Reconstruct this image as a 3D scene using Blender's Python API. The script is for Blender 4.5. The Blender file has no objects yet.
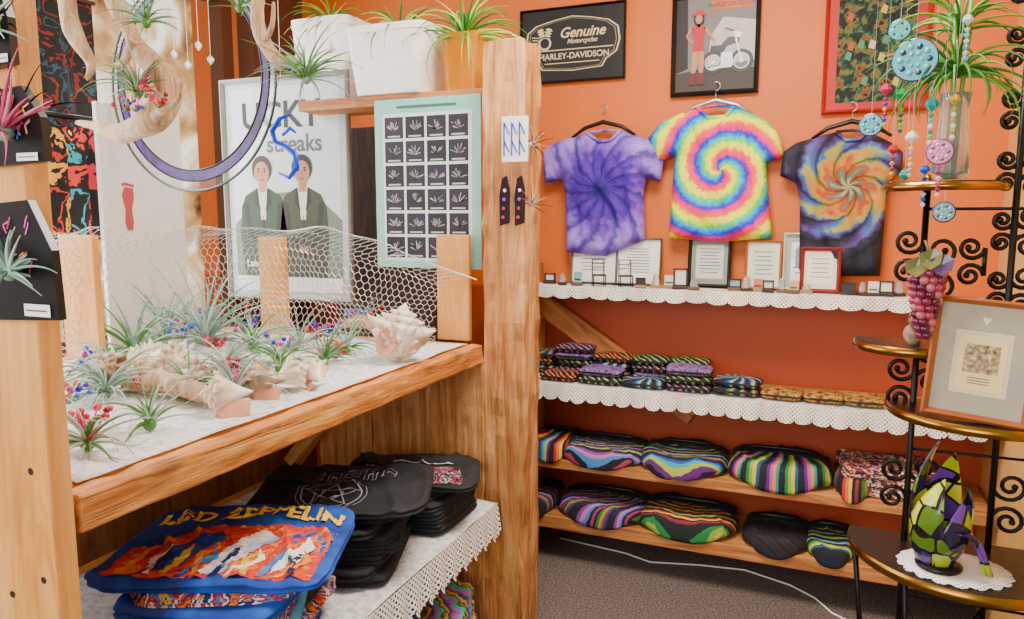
import bpy, math, random
from mathutils import Vector, Matrix, noise
R=random.Random(7)
pi=math.pi
# ---------- image pixel coordinates projected onto assumed planes to place objects ----------
EYE=Vector((0,0,1.6)); F=744.0
YAW=math.radians(22.5); PIT=math.atan(92.5/F)
def ray(u,v):
    a=(u-512)/F; b=(309.5-v)/F
    h=math.cos(PIT)+b*math.sin(PIT); z=-math.sin(PIT)+b*math.cos(PIT)
    return Vector((a*math.cos(YAW)-h*math.sin(YAW), a*math.sin(YAW)+h*math.cos(YAW), z))
def PY(u,v,Y): r=ray(u,v); return EYE+r*(Y/r.y)
def PX(u,v,X): r=ray(u,v); return EYE+r*(X/r.x)
def PZ(u,v,Z): r=ray(u,v); return EYE+r*((Z-1.6)/r.z)
# ---------- materials ----------
def C(h,a=1):
    h=h.lstrip('#'); o=[]
    for i in (0,2,4):
        c=int(h[i:i+2],16)/255; o.append(c/12.92 if c<=.04045 else ((c+.055)/1.055)**2.4)
    return (*o,a)
MC={}
def newmat(name):
    m=bpy.data.materials.new(name); m.use_nodes=True
    return m,m.node_tree,m.node_tree.nodes['Principled BSDF']
def nd(nt,t,**k):
    n=nt.nodes.new(t)
    for a,b in k.items():
        if a in n.inputs: n.inputs[a].default_value=b
        else: setattr(n,a,b)
    return n
def mth(nt,op,a,b=None):
    n=nt.nodes.new('ShaderNodeMath'); n.operation=op
    for i,x in enumerate((a,b)):
        if x is None: continue
        if isinstance(x,(int,float)): n.inputs[i].default_value=x
        else: nt.links.new(x,n.inputs[i])
    return n.outputs[0]
def ramp(nt,fac,stops,interp='LINEAR'):
    n=nt.nodes.new('ShaderNodeValToRGB'); cr=n.color_ramp; cr.interpolation=interp
    st=[(s if isinstance(s,tuple) else (i/(len(stops)-(0 if interp=='CONSTANT' else 1)),s)) for i,s in enumerate(stops)]
    while len(cr.elements)<len(st): cr.elements.new(.5)
    for e,(p,c) in zip(cr.elements,st): e.position=p; e.color=C(c)
    nt.links.new(fac,n.inputs[0]); return n.outputs[0]
def mixc(nt,fac,a,b,blend='MIX'):
    mx=nt.nodes.new('ShaderNodeMix'); mx.data_type='RGBA'; mx.blend_type=blend
    for i,x in ((0,fac),(6,a),(7,b)):
        if isinstance(x,(int,float,tuple)): mx.inputs[i].default_value=x
        else: nt.links.new(x,mx.inputs[i])
    return mx.outputs[2]
def addbump(nt,b,scale=200,s=.2,dist=.002,detail=3):
    tc=nd(nt,'ShaderNodeTexCoord'); n=nd(nt,'ShaderNodeTexNoise',Scale=scale,Detail=detail)
    nt.links.new(tc.outputs['Object'],n.inputs['Vector'])
    bp=nd(nt,'ShaderNodeBump',Strength=s,Distance=dist); nt.links.new(n.outputs[0],bp.inputs['Height']); nt.links.new(bp.outputs[0],b.inputs['Normal'])
def pc(h,rough=.6,metal=0,bump=0,emit=0,trans=0,alpha=1):
    k=(h,rough,metal,bump,emit,trans,alpha)
    if k in MC: return MC[k]
    m,nt,b=newmat('tone_'+h.strip('#'))
    b.inputs['Roughness'].default_value=rough; b.inputs['Metallic'].default_value=metal
    tc=nd(nt,'ShaderNodeTexCoord'); n=nd(nt,'ShaderNodeTexNoise',Scale=18,Detail=2); nt.links.new(tc.outputs['Object'],n.inputs['Vector'])
    c=C(h); nt.links.new(mixc(nt,n.outputs[0],tuple(x*.85 for x in c[:3])+(1,),tuple(min(1,x*1.1) for x in c[:3])+(1,)),b.inputs['Base Color'])
    if bump: addbump(nt,b,120,bump)
    if emit: b.inputs['Emission Color'].default_value=c; b.inputs['Emission Strength'].default_value=emit
    if trans: b.inputs['Transmission Weight'].default_value=trans; b.inputs['IOR'].default_value=1.3
    if alpha<1: b.inputs['Alpha'].default_value=alpha
    MC[k]=m; return m
def wood(name,cols,axis='Z',sc=1,knots=True,rough=.6,bs=.5,ks=.2,kd=1.0,crack=0):
    m,nt,b=newmat(name); tc=nd(nt,'ShaderNodeTexCoord'); mp=nd(nt,'ShaderNodeMapping')
    s=[16*sc]*3; s['XYZ'.index(axis)]=1.3*sc; mp.inputs['Scale'].default_value=s
    nt.links.new(tc.outputs['Object'],mp.inputs[0])
    n=nd(nt,'ShaderNodeTexNoise',Scale=1.2,Detail=9,Distortion=1.4,Roughness=.68); nt.links.new(mp.outputs[0],n.inputs['Vector'])
    f=mth(nt,'MULTIPLY',mth(nt,'SUBTRACT',n.outputs[0],.28),2.2)
    col=ramp(nt,f,cols)
    n3=nd(nt,'ShaderNodeTexNoise',Scale=2.3,Detail=3); nt.links.new(tc.outputs['Object'],n3.inputs['Vector'])
    col=mixc(nt,.5,col,ramp(nt,n3.outputs[0],[(.3,'#b89068'),(.55,'#ffffff'),(.75,'#ffe4c0')]),'MULTIPLY')
    h=f
    if crack:
        mp3=nd(nt,'ShaderNodeMapping'); s3=[38]*3; s3['XYZ'.index(axis)]=1.6; mp3.inputs['Scale'].default_value=s3; nt.links.new(tc.outputs['Object'],mp3.inputs[0])
        n4=nd(nt,'ShaderNodeTexNoise',Scale=1,Detail=4,Distortion=.6); nt.links.new(mp3.outputs[0],n4.inputs['Vector'])
        cf=ramp(nt,n4.outputs[0],[(0,'#ffffff'),(.28,'#ffffff'),(.34,'#000000')]); dk=tuple(x*.45 for x in C(cols[0])[:3])+(1,)
        col=mixc(nt,mth(nt,'MULTIPLY',cf,crack),col,dk); h=mth(nt,'SUBTRACT',f,cf)
    if knots:
        mp2=nd(nt,'ShaderNodeMapping'); s2=[9*sc*kd]*3; s2['XYZ'.index(axis)]=5*sc*kd; mp2.inputs['Scale'].default_value=s2
        nt.links.new(tc.outputs['Object'],mp2.inputs[0])
        vo=nd(nt,'ShaderNodeTexVoronoi',Scale=1.0); nt.links.new(mp2.outputs[0],vo.inputs['Vector'])
        kf=ramp(nt,vo.outputs['Distance'],[(0,'#c8c8c8'),(ks*.5,'#b0b0b0'),(ks,'#303030'),(ks*1.6,'#000000')])
        dk=tuple(x*.35 for x in C(cols[0])[:3])+(1,); col=mixc(nt,kf,col,dk)
    nt.links.new(col,b.inputs['Base Color']); b.inputs['Roughness'].default_value=rough
    bp=nd(nt,'ShaderNodeBump',Strength=bs,Distance=.006); nt.links.new(h,bp.inputs['Height']); nt.links.new(bp.outputs[0],b.inputs['Normal'])
    return m
def pat(name,kind,cols,center=(0,0),plane='xz',arms=1,twist=3,sc=6,dist=.5,interp='LINEAR',rough=.8,nz=.25,emit=0,trans=0,edge=.04,streak=None,rs=3):
    m,nt,b=newmat(name); tc=nd(nt,'ShaderNodeTexCoord'); O=tc.outputs['Object']
    if kind in('spiral','fan','rings','burst'):
        sp=nd(nt,'ShaderNodeSeparateXYZ'); nt.links.new(O,sp.inputs[0])
        x=mth(nt,'SUBTRACT',sp.outputs[0],center[0]); y=mth(nt,'SUBTRACT',sp.outputs[2 if plane=='xz' else 1],center[1])
        r=mth(nt,'SQRT',mth(nt,'ADD',mth(nt,'MULTIPLY',x,x),mth(nt,'MULTIPLY',y,y)))
        ang=mth(nt,'DIVIDE',mth(nt,'ARCTAN2',y,x),2*pi)
        n=nd(nt,'ShaderNodeTexNoise',Scale=sc,Detail=5); nt.links.new(O,n.inputs['Vector'])
        nn=mth(nt,'MULTIPLY',mth(nt,'SUBTRACT',n.outputs[0],.5),nz)
        if kind=='rings': f=mth(nt,'ADD',mth(nt,'MULTIPLY',r,twist),nn)
        else: f=mth(nt,'ADD',mth(nt,'ADD',mth(nt,'MULTIPLY',ang,arms),mth(nt,'MULTIPLY',r,twist)),nn)
        ff=mth(nt,'FRACT',mth(nt,'ADD',f,20))
        if kind=='burst':
            rr=mth(nt,'ADD',mth(nt,'MULTIPLY',r,rs),mth(nt,'MULTIPLY',mth(nt,'SUBTRACT',ramp(nt,ff,['#000000','#ffffff','#000000']),.5),.22))
            col=mixc(nt,.85,ramp(nt,mth(nt,'ADD',rr,nn),cols),ramp(nt,ff,streak),'MULTIPLY')
        else: col=ramp(nt,ff,cols,interp)
    elif kind=='noise':
        n=nd(nt,'ShaderNodeTexNoise',Scale=sc,Detail=4,Distortion=dist); nt.links.new(O,n.inputs['Vector'])
        f=mth(nt,'MULTIPLY',mth(nt,'SUBTRACT',n.outputs[0],.3),2.5); col=ramp(nt,f,cols,interp)
    elif kind=='wave':
        n=nd(nt,'ShaderNodeTexWave',Scale=sc,Distortion=dist); n.inputs['Detail'].default_value=2; n.bands_direction='DIAGONAL'; nt.links.new(O,n.inputs['Vector']); col=ramp(nt,n.outputs[1],cols,interp)
    elif kind=='cells':
        n=nd(nt,'ShaderNodeTexVoronoi',Scale=sc); nt.links.new(O,n.inputs['Vector'])
        s2=nd(nt,'ShaderNodeSeparateColor'); nt.links.new(n.outputs['Color'],s2.inputs[0]); col=ramp(nt,s2.outputs[0],cols,'CONSTANT')
        e=nd(nt,'ShaderNodeTexVoronoi',Scale=sc); e.feature='DISTANCE_TO_EDGE'; nt.links.new(O,e.inputs['Vector'])
        col=mixc(nt,mth(nt,'GREATER_THAN',e.outputs['Distance'],edge),(.01,.01,.01,1),col)
    nt.links.new(col,b.inputs['Base Color']); b.inputs['Roughness'].default_value=rough
    if emit: nt.links.new(col,b.inputs['Emission Color']); b.inputs['Emission Strength'].default_value=emit
    if trans: b.inputs['Transmission Weight'].default_value=trans
    if kind!='cells': addbump(nt,b,60,.25,.003)
    return m
def lacemat(name,k=260,th=.35,col='#f4f1ea',plane='yz'):
    m,nt,b=newmat(name); tc=nd(nt,'ShaderNodeTexCoord'); sp=nd(nt,'ShaderNodeSeparateXYZ'); nt.links.new(tc.outputs['Object'],sp.inputs[0])
    i={'x':0,'y':1,'z':2}; A=sp.outputs[i[plane[0]]]; B=sp.outputs[i[plane[1]]]
    a=mth(nt,'SINE',mth(nt,'MULTIPLY',A,k)); c=mth(nt,'SINE',mth(nt,'MULTIPLY',B,k))
    big=mth(nt,'COSINE',mth(nt,'MULTIPLY',A,k*.25))
    f=mth(nt,'LESS_THAN',mth(nt,'ADD',mth(nt,'MULTIPLY',a,c),mth(nt,'MULTIPLY',big,.12)),th); b.inputs['Base Color'].default_value=C(col); b.inputs['Roughness'].default_value=.9
    nt.links.new(f,b.inputs['Alpha']); return m
# ---------- mesh builder ----------
class MB:
    floor=False
    def __init__(s): s.v=[];s.f=[];s.m=[];s.mats=[]
    def mi(s,m):
        if m not in s.mats: s.mats.append(m)
        return s.mats.index(m)
    def add(s,vs,fs,m,X=None):
        o=len(s.v); s.v+=[(X@Vector(p) if X else Vector(p)) for p in vs]; k=s.mi(m)
        for f in fs: s.f.append([i+o for i in f]); s.m.append(k)
    def box(s,c,d,m,X=None):
        x,y,z=[q/2 for q in d]; vs=[(c[0]+a*x,c[1]+b*y,c[2]+e*z) for a in(-1,1) for b in(-1,1) for e in(-1,1)]
        s.add(vs,[(0,1,3,2),(4,6,7,5),(0,4,5,1),(2,3,7,6),(0,2,6,4),(1,5,7,3)],m,X)
    def tube(s,pts,r,m,n=6,closed=False,X=None,flat=1):
        P=[Vector(p) for p in pts]; k=len(P); rr=r if isinstance(r,(list,tuple)) else [r]*k
        T=[]
        for i in range(k):
            a=P[(i-1)%k] if (closed or i>0) else P[i]; b=P[(i+1)%k] if (closed or i<k-1) else P[i]
            t=(b-a); T.append(t.normalized() if t.length>1e-9 else Vector((0,0,1)))
        u=T[0].orthogonal().normalized(); vs=[]
        for i in range(k):
            u=(u-T[i]*u.dot(T[i])); u=u.normalized() if u.length>1e-6 else T[i].orthogonal().normalized(); w=T[i].cross(u)
            for j in range(n):
                a=2*pi*j/n; vs.append(P[i]+(u*math.cos(a)+w*math.sin(a)*flat)*rr[i])
        fs=[]
        for i in range(k if closed else k-1):
            for j in range(n): a=i*n; b=((i+1)%k)*n; fs.append((a+j,a+(j+1)%n,b+(j+1)%n,b+j))
        if not closed: fs.append(tuple(range(n))[::-1]); fs.append(tuple((k-1)*n+j for j in range(n)))
        s.add(vs,fs,m,X)
    def lathe(s,prof,m,n=24,c=(0,0,0),X=None):
        vs=[];k=len(prof)
        for r,z in prof:
            for j in range(n): a=2*pi*j/n; vs.append((c[0]+r*math.cos(a),c[1]+r*math.sin(a),c[2]+z))
        fs=[(i*n+j,i*n+(j+1)%n,(i+1)*n+(j+1)%n,(i+1)*n+j) for i in range(k-1) for j in range(n)]
        s.add(vs,fs,m,X)
    def sph(s,c,r,m,n=8,sc=(1,1,1),nz=0,X=None):
        vs=[];h=max(4,n//2+1)
        for i in range(h+1):
            t=pi*i/h
            for j in range(n):
                a=2*pi*j/n; d=Vector((math.sin(t)*math.cos(a),math.sin(t)*math.sin(a),math.cos(t)))
                q=1+(nz*noise.noise(d*1.7+Vector(c)*13) if nz else 0)
                vs.append((c[0]+d.x*r*sc[0]*q,c[1]+d.y*r*sc[1]*q,c[2]+d.z*r*sc[2]*q))
        s.add(vs,[(i*n+j,(i+1)*n+j,(i+1)*n+(j+1)%n,i*n+(j+1)%n) for i in range(h) for j in range(n)],m,X)
    def poly(s,pts,m,lay=0,X=None): s.add([(x,-.0006*lay,z) for x,z in pts],[tuple(range(len(pts)))],m,X)
    def rect(s,x0,z0,x1,z1,m,lay=0,X=None): s.poly([(x0,z0),(x1,z0),(x1,z1),(x0,z1)],m,lay,X)
    def disc(s,x,z,r,m,lay=0,rz=None,n=20,X=None): s.poly([(x+r*math.cos(2*pi*i/n),z+(rz or r)*math.sin(2*pi*i/n)) for i in range(n)],m,lay,X)
    def ring(s,x,z,r0,r1,m,lay=0,k=1,n=28,a0=0,a1=2*pi,X=None):
        vs=[];
        for i in range(n+1):
            a=a0+(a1-a0)*i/n
            for r in(r0,r1): vs.append((x+r*math.cos(a),-.0006*lay,z+k*r*math.sin(a)))
        s.add(vs,[(2*i,2*i+1,2*i+3,2*i+2) for i in range(n)],m,X)
    def line(s,p,q,w,m,lay=0,X=None):
        d=Vector((q[0]-p[0],q[1]-p[1])); l=d.length or 1; nx,nz=-d.y/l*w/2,d.x/l*w/2
        s.poly([(p[0]+nx,p[1]+nz),(p[0]-nx,p[1]-nz),(q[0]-nx,q[1]-nz),(q[0]+nx,q[1]+nz)],m,lay,X)
    def prism(s,pts,y0,y1,m,X=None):
        n=len(pts); vs=[(x,y0,z) for x,z in pts]+[(x,y1,z) for x,z in pts]
        s.add(vs,[tuple(range(n)),tuple(range(2*n-1,n-1,-1))]+[(i,i+n,(i+1)%n+n,(i+1)%n) for i in range(n)],m,X)
    def grid(s,fn,nu,nv,m,X=None):
        vs=[fn(i/nu,j/nv) for i in range(nu+1) for j in range(nv+1)]; k=nv+1
        s.add(vs,[(i*k+j,(i+1)*k+j,(i+1)*k+j+1,i*k+j+1) for i in range(nu) for j in range(nv)],m,X)
    def text(s,t,size,x,z,m,lay=3,X=None,shear=0,drape=None,cell=.0025):
        cu=bpy.data.curves.new('t','FONT'); cu.body=t; cu.size=size; cu.align_x='CENTER'; cu.align_y='CENTER'; cu.shear=shear; cu.offset=size*(.03 if drape else .02)
        ob=bpy.data.objects.new('t',cu); bpy.context.scene.collection.objects.link(ob); dg=bpy.context.evaluated_depsgraph_get()
        me=bpy.data.meshes.new_from_object(ob.evaluated_get(dg))
        vs=[(v.co.x+x,v.co.y+z) for v in me.vertices]; fs=[tuple(p.vertices) for p in me.polygons]
        bpy.data.objects.remove(ob); bpy.data.curves.remove(cu); bpy.data.meshes.remove(me)
        if not drape: s.add([(a,-.0006*lay,b) for a,b in vs],fs,m,X); return
        cells=set()
        for f in fs:
            P=[vs[i] for i in f]; xs=[p[0] for p in P]; ys=[p[1] for p in P]
            for i in range(int(min(xs)//cell),int(max(xs)//cell)+1):
                for j in range(int(min(ys)//cell),int(max(ys)//cell)+1):
                    if inside((i+.5)*cell,(j+.5)*cell,P): cells.add((i,j))
        idx={}; V=[]; Fs=[]
        for i,j in cells:
            q=[]
            for a,b in((i,j),(i+1,j),(i+1,j+1),(i,j+1)):
                if (a,b) not in idx: idx[a,b]=len(V); V.append(drape(a*cell,b*cell))
                q.append(idx[a,b])
            Fs.append(q)
        s.add(V,Fs,m)
    def obj(s,name,parent=None,loc=(0,0,0),rz=0,rot=None,smooth=False,bevel=0,label=None,cat=None,group=None,kind=None,rough=0,sub=0,solid=0):
        me=bpy.data.meshes.new(name); me.from_pydata([tuple(v) for v in s.v],[],s.f); 
        for m in s.mats: me.materials.append(m)
        for p,k in zip(me.polygons,s.m): p.material_index=k; p.use_smooth=smooth
        me.update(); ob=bpy.data.objects.new(name,me); bpy.context.scene.collection.objects.link(ob)
        ob.location=loc; ob.rotation_euler=rot or (0,0,rz)
        if parent: ob.parent=parent
        setm(ob,label,cat,group,kind)
        if bevel: b=ob.modifiers.new('bevel','BEVEL'); b.width=bevel; b.segments=2
        if sub: q=ob.modifiers.new('sub','SUBSURF'); q.levels=q.render_levels=sub
        if solid: q=ob.modifiers.new('solid','SOLIDIFY'); q.thickness=solid
        if rough:
            q=ob.modifiers.new('sub','SUBSURF'); q.subdivision_type='SIMPLE'; q.levels=q.render_levels=5
            tx=bpy.data.textures.new('lump','CLOUDS'); tx.noise_scale=.07; dm=ob.modifiers.new('d','DISPLACE'); dm.texture=tx; dm.strength=rough; dm.mid_level=.5
        return ob
def setm(o,label,cat,group,kind):
    if label:o['label']=label
    if cat:o['category']=cat
    if group:o['group']=group
    if kind:o['kind']=kind
def T(name,label,cat,loc=(0,0,0),rz=0,group=None,rot=None):
    e=bpy.data.objects.new(name,None); e.empty_display_size=.05; bpy.context.scene.collection.objects.link(e)
    e.location=loc; e.rotation_euler=rot or (0,0,rz); setm(e,label,cat,group,None); return e
def boxo(name,c,d,m,bevel=.003,rough=0,**k):
    b=MB(); b.box((0,0,0),d,m); return b.obj(name,loc=c,bevel=bevel,rough=rough,**k)
def inside(x,y,P):
    c=False; n=len(P)
    for i in range(n):
        a=P[i];b=P[i-1]
        if (a[1]>y)!=(b[1]>y) and x<(b[0]-a[0])*(y-a[1])/(b[1]-a[1])+a[0]: c=not c
    return c
def near(x,y,P):
    best=(9,0,0); n=len(P)
    for i in range(n):
        a=P[i-1];b=P[i]; dx,dy=b[0]-a[0],b[1]-a[1]; l=dx*dx+dy*dy or 1e-9; t=max(0,min(1,((x-a[0])*dx+(y-a[1])*dy)/l)); qx,qy=a[0]+t*dx,a[1]+t*dy; d=math.hypot(x-qx,y-qy)
        if d<best[0]: best=(d,qx,qy)
    return best
# ---------- shared looks ----------
PINE=wood('pine',['#b86e22','#dc9440','#e8a858','#f0b870'],'Z',.8,ks=.12,kd=.6)
ROUGHZ=wood('rough_cedar',['#8a4c1c','#c07c38','#dfa260','#f2c894'],'Z',1,ks=.13,kd=.7,bs=1,crack=.45)
ROUGHY=wood('rough_cedar_long',['#7a3c10','#c87826','#e69c46','#f2bc70'],'Y',1,ks=.24,bs=1,crack=.4)
ROUGHX=wood('rough_cedar_wide',['#6a3c1a','#b06c34','#d0904c','#e0ac70'],'X',1,crack=.3)
BLACK=pc('#0c0c0d',.4); IRON=pc('#0a0a0b',.4,.5); BRASS=pc('#a07228',.25,1); WHITE=pc('#f3f1ec',.7)
CLEAR=pc('#eef4f4',.05,0,0,0,.9)
# ---------- room ----------
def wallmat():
    m,nt,b=newmat('orange_wall'); tc=nd(nt,'ShaderNodeTexCoord'); n=nd(nt,'ShaderNodeTexNoise',Scale=2.2,Detail=4); nt.links.new(tc.outputs['Object'],n.inputs['Vector'])
    up=ramp(nt,n.outputs[0],['#d2600a','#de6e0e']); lo=ramp(nt,n.outputs[0],['#a43e14','#b04816'])  # lower wall gets a darker, redder orange than the upper
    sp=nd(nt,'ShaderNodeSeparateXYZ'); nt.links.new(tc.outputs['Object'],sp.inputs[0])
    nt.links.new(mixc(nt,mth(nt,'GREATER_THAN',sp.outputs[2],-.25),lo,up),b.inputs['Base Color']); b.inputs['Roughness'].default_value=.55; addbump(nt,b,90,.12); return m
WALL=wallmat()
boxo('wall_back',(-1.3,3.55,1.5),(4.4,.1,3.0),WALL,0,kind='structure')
boxo('wall_right',(.71,2.55,1.5),(.1,1.9,3.0),pat('tan_paint','noise',['#d8a050','#e4b064'],sc=3),0,kind='structure')
b=MB(); g=pat('left_plaster','noise',['#5a3420','#70442c'],sc=3)
b.box((0,0,-.95),(.1,4.2,1.1),g); b.box((0,0,1.35),(.1,4.2,.3),g); b.box((0,-1.65,.4),(.1,.9,1.6),g); b.box((0,1.9,.4),(.1,.4,1.6),g)
b.obj('wall_left',loc=(-2.75,1.4,1.5),kind='structure')
b=MB(); fm=pc('#5a341c',.6)
for z in(.95,2.65): b.box((0,1.5,z),(.08,2.7,.07),fm)
for y in(.25,1.2,2.05,2.9): b.box((0,y,1.8),(.08,.07,1.7),fm)
b.obj('window_1',loc=(-2.72,0,0),kind='structure')
b=MB(); b.box((0,0,0),(.02,5,3.2),pat('outdoors','noise',['#3a2c1c','#8a6238','#b88a54','#d8b484','#f8eedc','#ffffff'],sc=2.6,dist=1,emit=1.4)); b.obj('street_view',loc=(-4.0,2.0,1.7),kind='structure')
def carpet():
    m,nt,b=newmat('carpet'); tc=nd(nt,'ShaderNodeTexCoord'); n=nd(nt,'ShaderNodeTexNoise',Scale=120,Detail=6); nt.links.new(tc.outputs['Object'],n.inputs['Vector'])
    nt.links.new(ramp(nt,n.outputs[0],[(.3,'#3e3632'),(.5,'#645852'),(.7,'#8c8078')]),b.inputs['Base Color']); b.inputs['Roughness'].default_value=.95
    bp=nd(nt,'ShaderNodeBump',Strength=.8,Distance=.006); nt.links.new(n.outputs[0],bp.inputs['Height']); nt.links.new(bp.outputs[0],b.inputs['Normal']); return m
boxo('floor',(-1.0,1.3,-.05),(3.6,4.6,.1),carpet(),0,kind='structure')
boxo('ceiling',(-1.0,2.0,3.03),(3.6,3.2,.06),pc('#d8c8ae',.8),0,kind='structure')
# ---------- left display fixture ----------
SZ=1.15; FX=-1.10; LZ=.59; LX=-1.04
e=T('wood_board','golden knotty pine board standing at the end of the plant display','board',(FX-.21,.78,0))
b=MB(); b.box((0,0,1.4),(.42,.04,2.8),PINE); b.obj('plank',e,bevel=.004)
for (x,z) in((.17,1.20),(.18,1.02),(.10,.98),(.16,1.56)):
    b=MB(); b.disc(0,0,.006,pc('#2a1a10'),0); b.obj('screw',e,loc=(x,-.021,z))
e=T('display_shelf','rough cedar plank shelf holding air plants and shells','shelf',(-1.6,1.60,SZ))
b=MB(); b.box((-.1,0,-.02),(1.1,1.54,.04),ROUGHY); b.obj('shelf_top',e,bevel=.003)
b=MB(); b.box((.475,.0,-.036),(.05,1.58,.068),ROUGHY); b.obj('front_edge',e,bevel=.006,rough=.018)
e=T('lower_shelf','cedar plank shelf holding folded shirts under the plant display','shelf',(-1.5,1.60,LZ))
b=MB(); b.box((0,0,-.02),(.9,1.46,.04),ROUGHY); b.obj('shelf_top',e,bevel=.003)
boxo('bottom_shelf',(-1.5,1.60,.10),(.9,1.46,.04),ROUGHY,.004,label='low cedar plank shelf near the floor',cat='shelf')
PT=PY(510,40,2.40).z
boxo('timber_post',(-1.02,2.46,PT/2),(.155,.15,PT),ROUGHZ,.002,rough=.024,label='tall rough sawn cedar post between display and wall shelves',cat='post')
boxo('end_panel',(-1.215,2.405,.545),(.235,.05,1.09),ROUGHZ,.003,rough=.014,label='wide rough cedar plank flush beside the post',cat='board',group='rough planks closing the display end')
boxo('end_panel',(-1.455,2.415,.545),(.24,.05,1.09),ROUGHZ,.003,rough=.014,label='second rough cedar plank closing the display end',cat='board',group='rough planks closing the display end')
boxo('end_panel',(-1.70,2.41,.545),(.24,.05,1.09),ROUGHZ,.003,rough=.014,label='third rough cedar plank in shade under the shelf',cat='board',group='rough planks closing the display end')
b=MB(); b.box((0,0,0),(.06,.05,.62),ROUGHZ); b.obj('diagonal_brace',loc=(-1.72,2.33,.86),rot=(0,.7,0),bevel=.004,label='diagonal cedar brace under the display shelf',cat='brace')
boxo('back_boarding',(-2.02,1.60,.55),(.04,1.5,1.08),wood('brown_pine',['#4a2c14','#7a4c24','#96642e'],'Z'),.003,label='brown boarding behind the folded shirts',cat='board')  # boarding in a dark brown pine
for (u,v0,v1,wpx) in((78,235,362,.15),(271,237,336,.12),(451,235,341,.13)):
    p=PZ(u,v1,SZ); t=(p-EYE).xy.length; top=1.6+(t*ray(u,v0).z/ray(u,v0).xy.length)
    boxo('fence_board',(p.x,p.y+.03,(SZ+top)/2),(wpx,.025,top-SZ),PINE,.003,label='short golden pine board holding up the wire netting',cat='board',group='pine boards of the netting fence')
def netpos(s,h):
    pts=[(-1.75,.86),(-2.14,1.62),(-1.96,2.22),(-1.22,2.33)]
    L=[0]
    for i in range(3): L.append(L[-1]+math.dist(pts[i],pts[i+1]))
    d=s*L[-1]; i=0
    while i<2 and d>L[i+1]: i+=1
    q=(d-L[i])/(L[i+1]-L[i]); x=pts[i][0]+(pts[i+1][0]-pts[i][0])*q; y=pts[i][1]+(pts[i+1][1]-pts[i][1])*q
    top=.43-.17*max(0,(s-.74)/.26)**1.3
    z=SZ+.01+h*top; w=noise.noise(Vector((s*9,h*2,0)))*.05
    k=max(0,h-.75)/.25
    return Vector((x+w+.03*h+.12*k*k,y-.04*math.sin(h*pi)+w*.6-.06*k,z-.03*k+.02*noise.noise(Vector((s*14,h*3,4)))))
b=MB(); wm=pc('#dededa',.35,.5); NS,NH=96,17
for i in range(NS):
    for j in range(NH):
        o=.5*(j%2)
        A=lambda a,c:netpos(min(1,(i+o+a)/(NS+1)),min(1,(j+c)/NH))
        b.tube([A(0,0),A(0,.55)],.0011,wm,3); b.tube([A(0,.55),A(.5,1)],.0011,wm,3); b.tube([A(0,.55),A(-.5,1)],.0011,wm,3)
b.tube([netpos(i/60,1) for i in range(61)],.0018,wm,4)
b.obj('wire_netting',label='wavy silver hexagonal chicken wire netting behind the plants',cat='netting')
LACE=lacemat('lace_long',330,.42); LACEX=lacemat('lace_wide',380,.50,'#f2ecdf',plane='xz'); LINEN=pat('grey_linen','noise',['#b0aeb0','#d6d4d4','#eae8e8'],sc=50)
def runner(name,x0,x1,y0,y1,z,drop,lab,axis='x',fw=.055):
    e=T(name,lab,'cloth',((x0+x1)/2,(y0+y1)/2,z)); w=x1-x0; d=y1-y0
    b=MB(); b.grid(lambda s,t:(-w/2+w*s,-d/2+d*t,.004+.004*noise.noise(Vector((s*12,t*12,z)))),40,40,LINEN); b.obj('cloth',e,smooth=True,solid=.002)
    if drop:
        b=MB(); sc=lambda q:drop*(.74+.26*math.sqrt(max(0,1-(2*(q%1)-1)**2)))*(1+.05*noise.noise(Vector((q*.7,1,2))))
        if axis=='y':
            n=int(d/fw); b.grid(lambda s,t:(w/2+.004+.014*t*math.sin(s*n*2*pi+.4)*.6+.01*t,-d/2+d*s,.004-t*sc(s*n)),n*12,4,LACE)
        else:
            n=int(w/fw); b.grid(lambda s,t:(-w/2+w*s,-d/2-.004-.012*t*(1+math.sin(s*n*2.3)*.7)-.006*t*math.sin(s*37),.004-t*sc(s*n)),n*12,4,LACEX)
        b.obj('lace_trim',e,smooth=True,label='scalloped white crochet edging')
    return e
runner('table_runner',-2.15,FX-.045,.84,2.33,SZ+.001,0,'white woven cloth spread under the air plants')
runner('lace_cloth',-1.9,LX+.02,.95,2.32,LZ+.001,.125,'white crocheted lace cloth over the shirt shelf edge','y',.075)
# ---------- wall shelves ----------
def shelf(u,v,Yf,d,t,lab,x1=.64,x0=-1.45):
    z=PY(u,v,Yf).z
    boxo('wall_shelf',((x0+x1)/2,Yf+d/2,z-t/2),(x1-x0,d,t),ROUGHX,.004,rough=.004,label=lab,cat='shelf',group='plank shelves on the orange wall'); return z
Z1=shelf(720,293,3.27,.228,.035,'cedar plank shelf with lace edging and little frames')
Z2=shelf(715,399,3.12,.378,.04,'cedar plank shelf with lace edging and small pouches')
Z3=shelf(700,478,3.12,.378,.045,'cedar plank shelf holding patchwork bags')
Z4=shelf(700,540,3.12,.378,.06,'lowest cedar plank shelf holding folded bags')
runner('lace_runner',-1.4,.6,3.27,3.40,Z1+.001,.055,'cream scalloped lace runner along the upper shelf',fw=.085)
runner('lace_runner',-1.4,.6,3.12,3.30,Z2+.001,.075,'white scalloped lace runner on the pouch shelf',fw=.065)
b=MB(); b.box((0,0,0),(1.1,.05,.11),ROUGHX); p=PY(600,345,3.47); b.obj('diagonal_brace',loc=p,rot=(0,math.radians(33),0),bevel=.004,label='diagonal cedar brace against the orange wall',cat='brace')
boxo('shelf_upright',(-1.3,3.44,.7),(.07,.1,1.36),ROUGHZ,.004,label='cedar upright carrying the wall shelves',cat='post')
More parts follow.
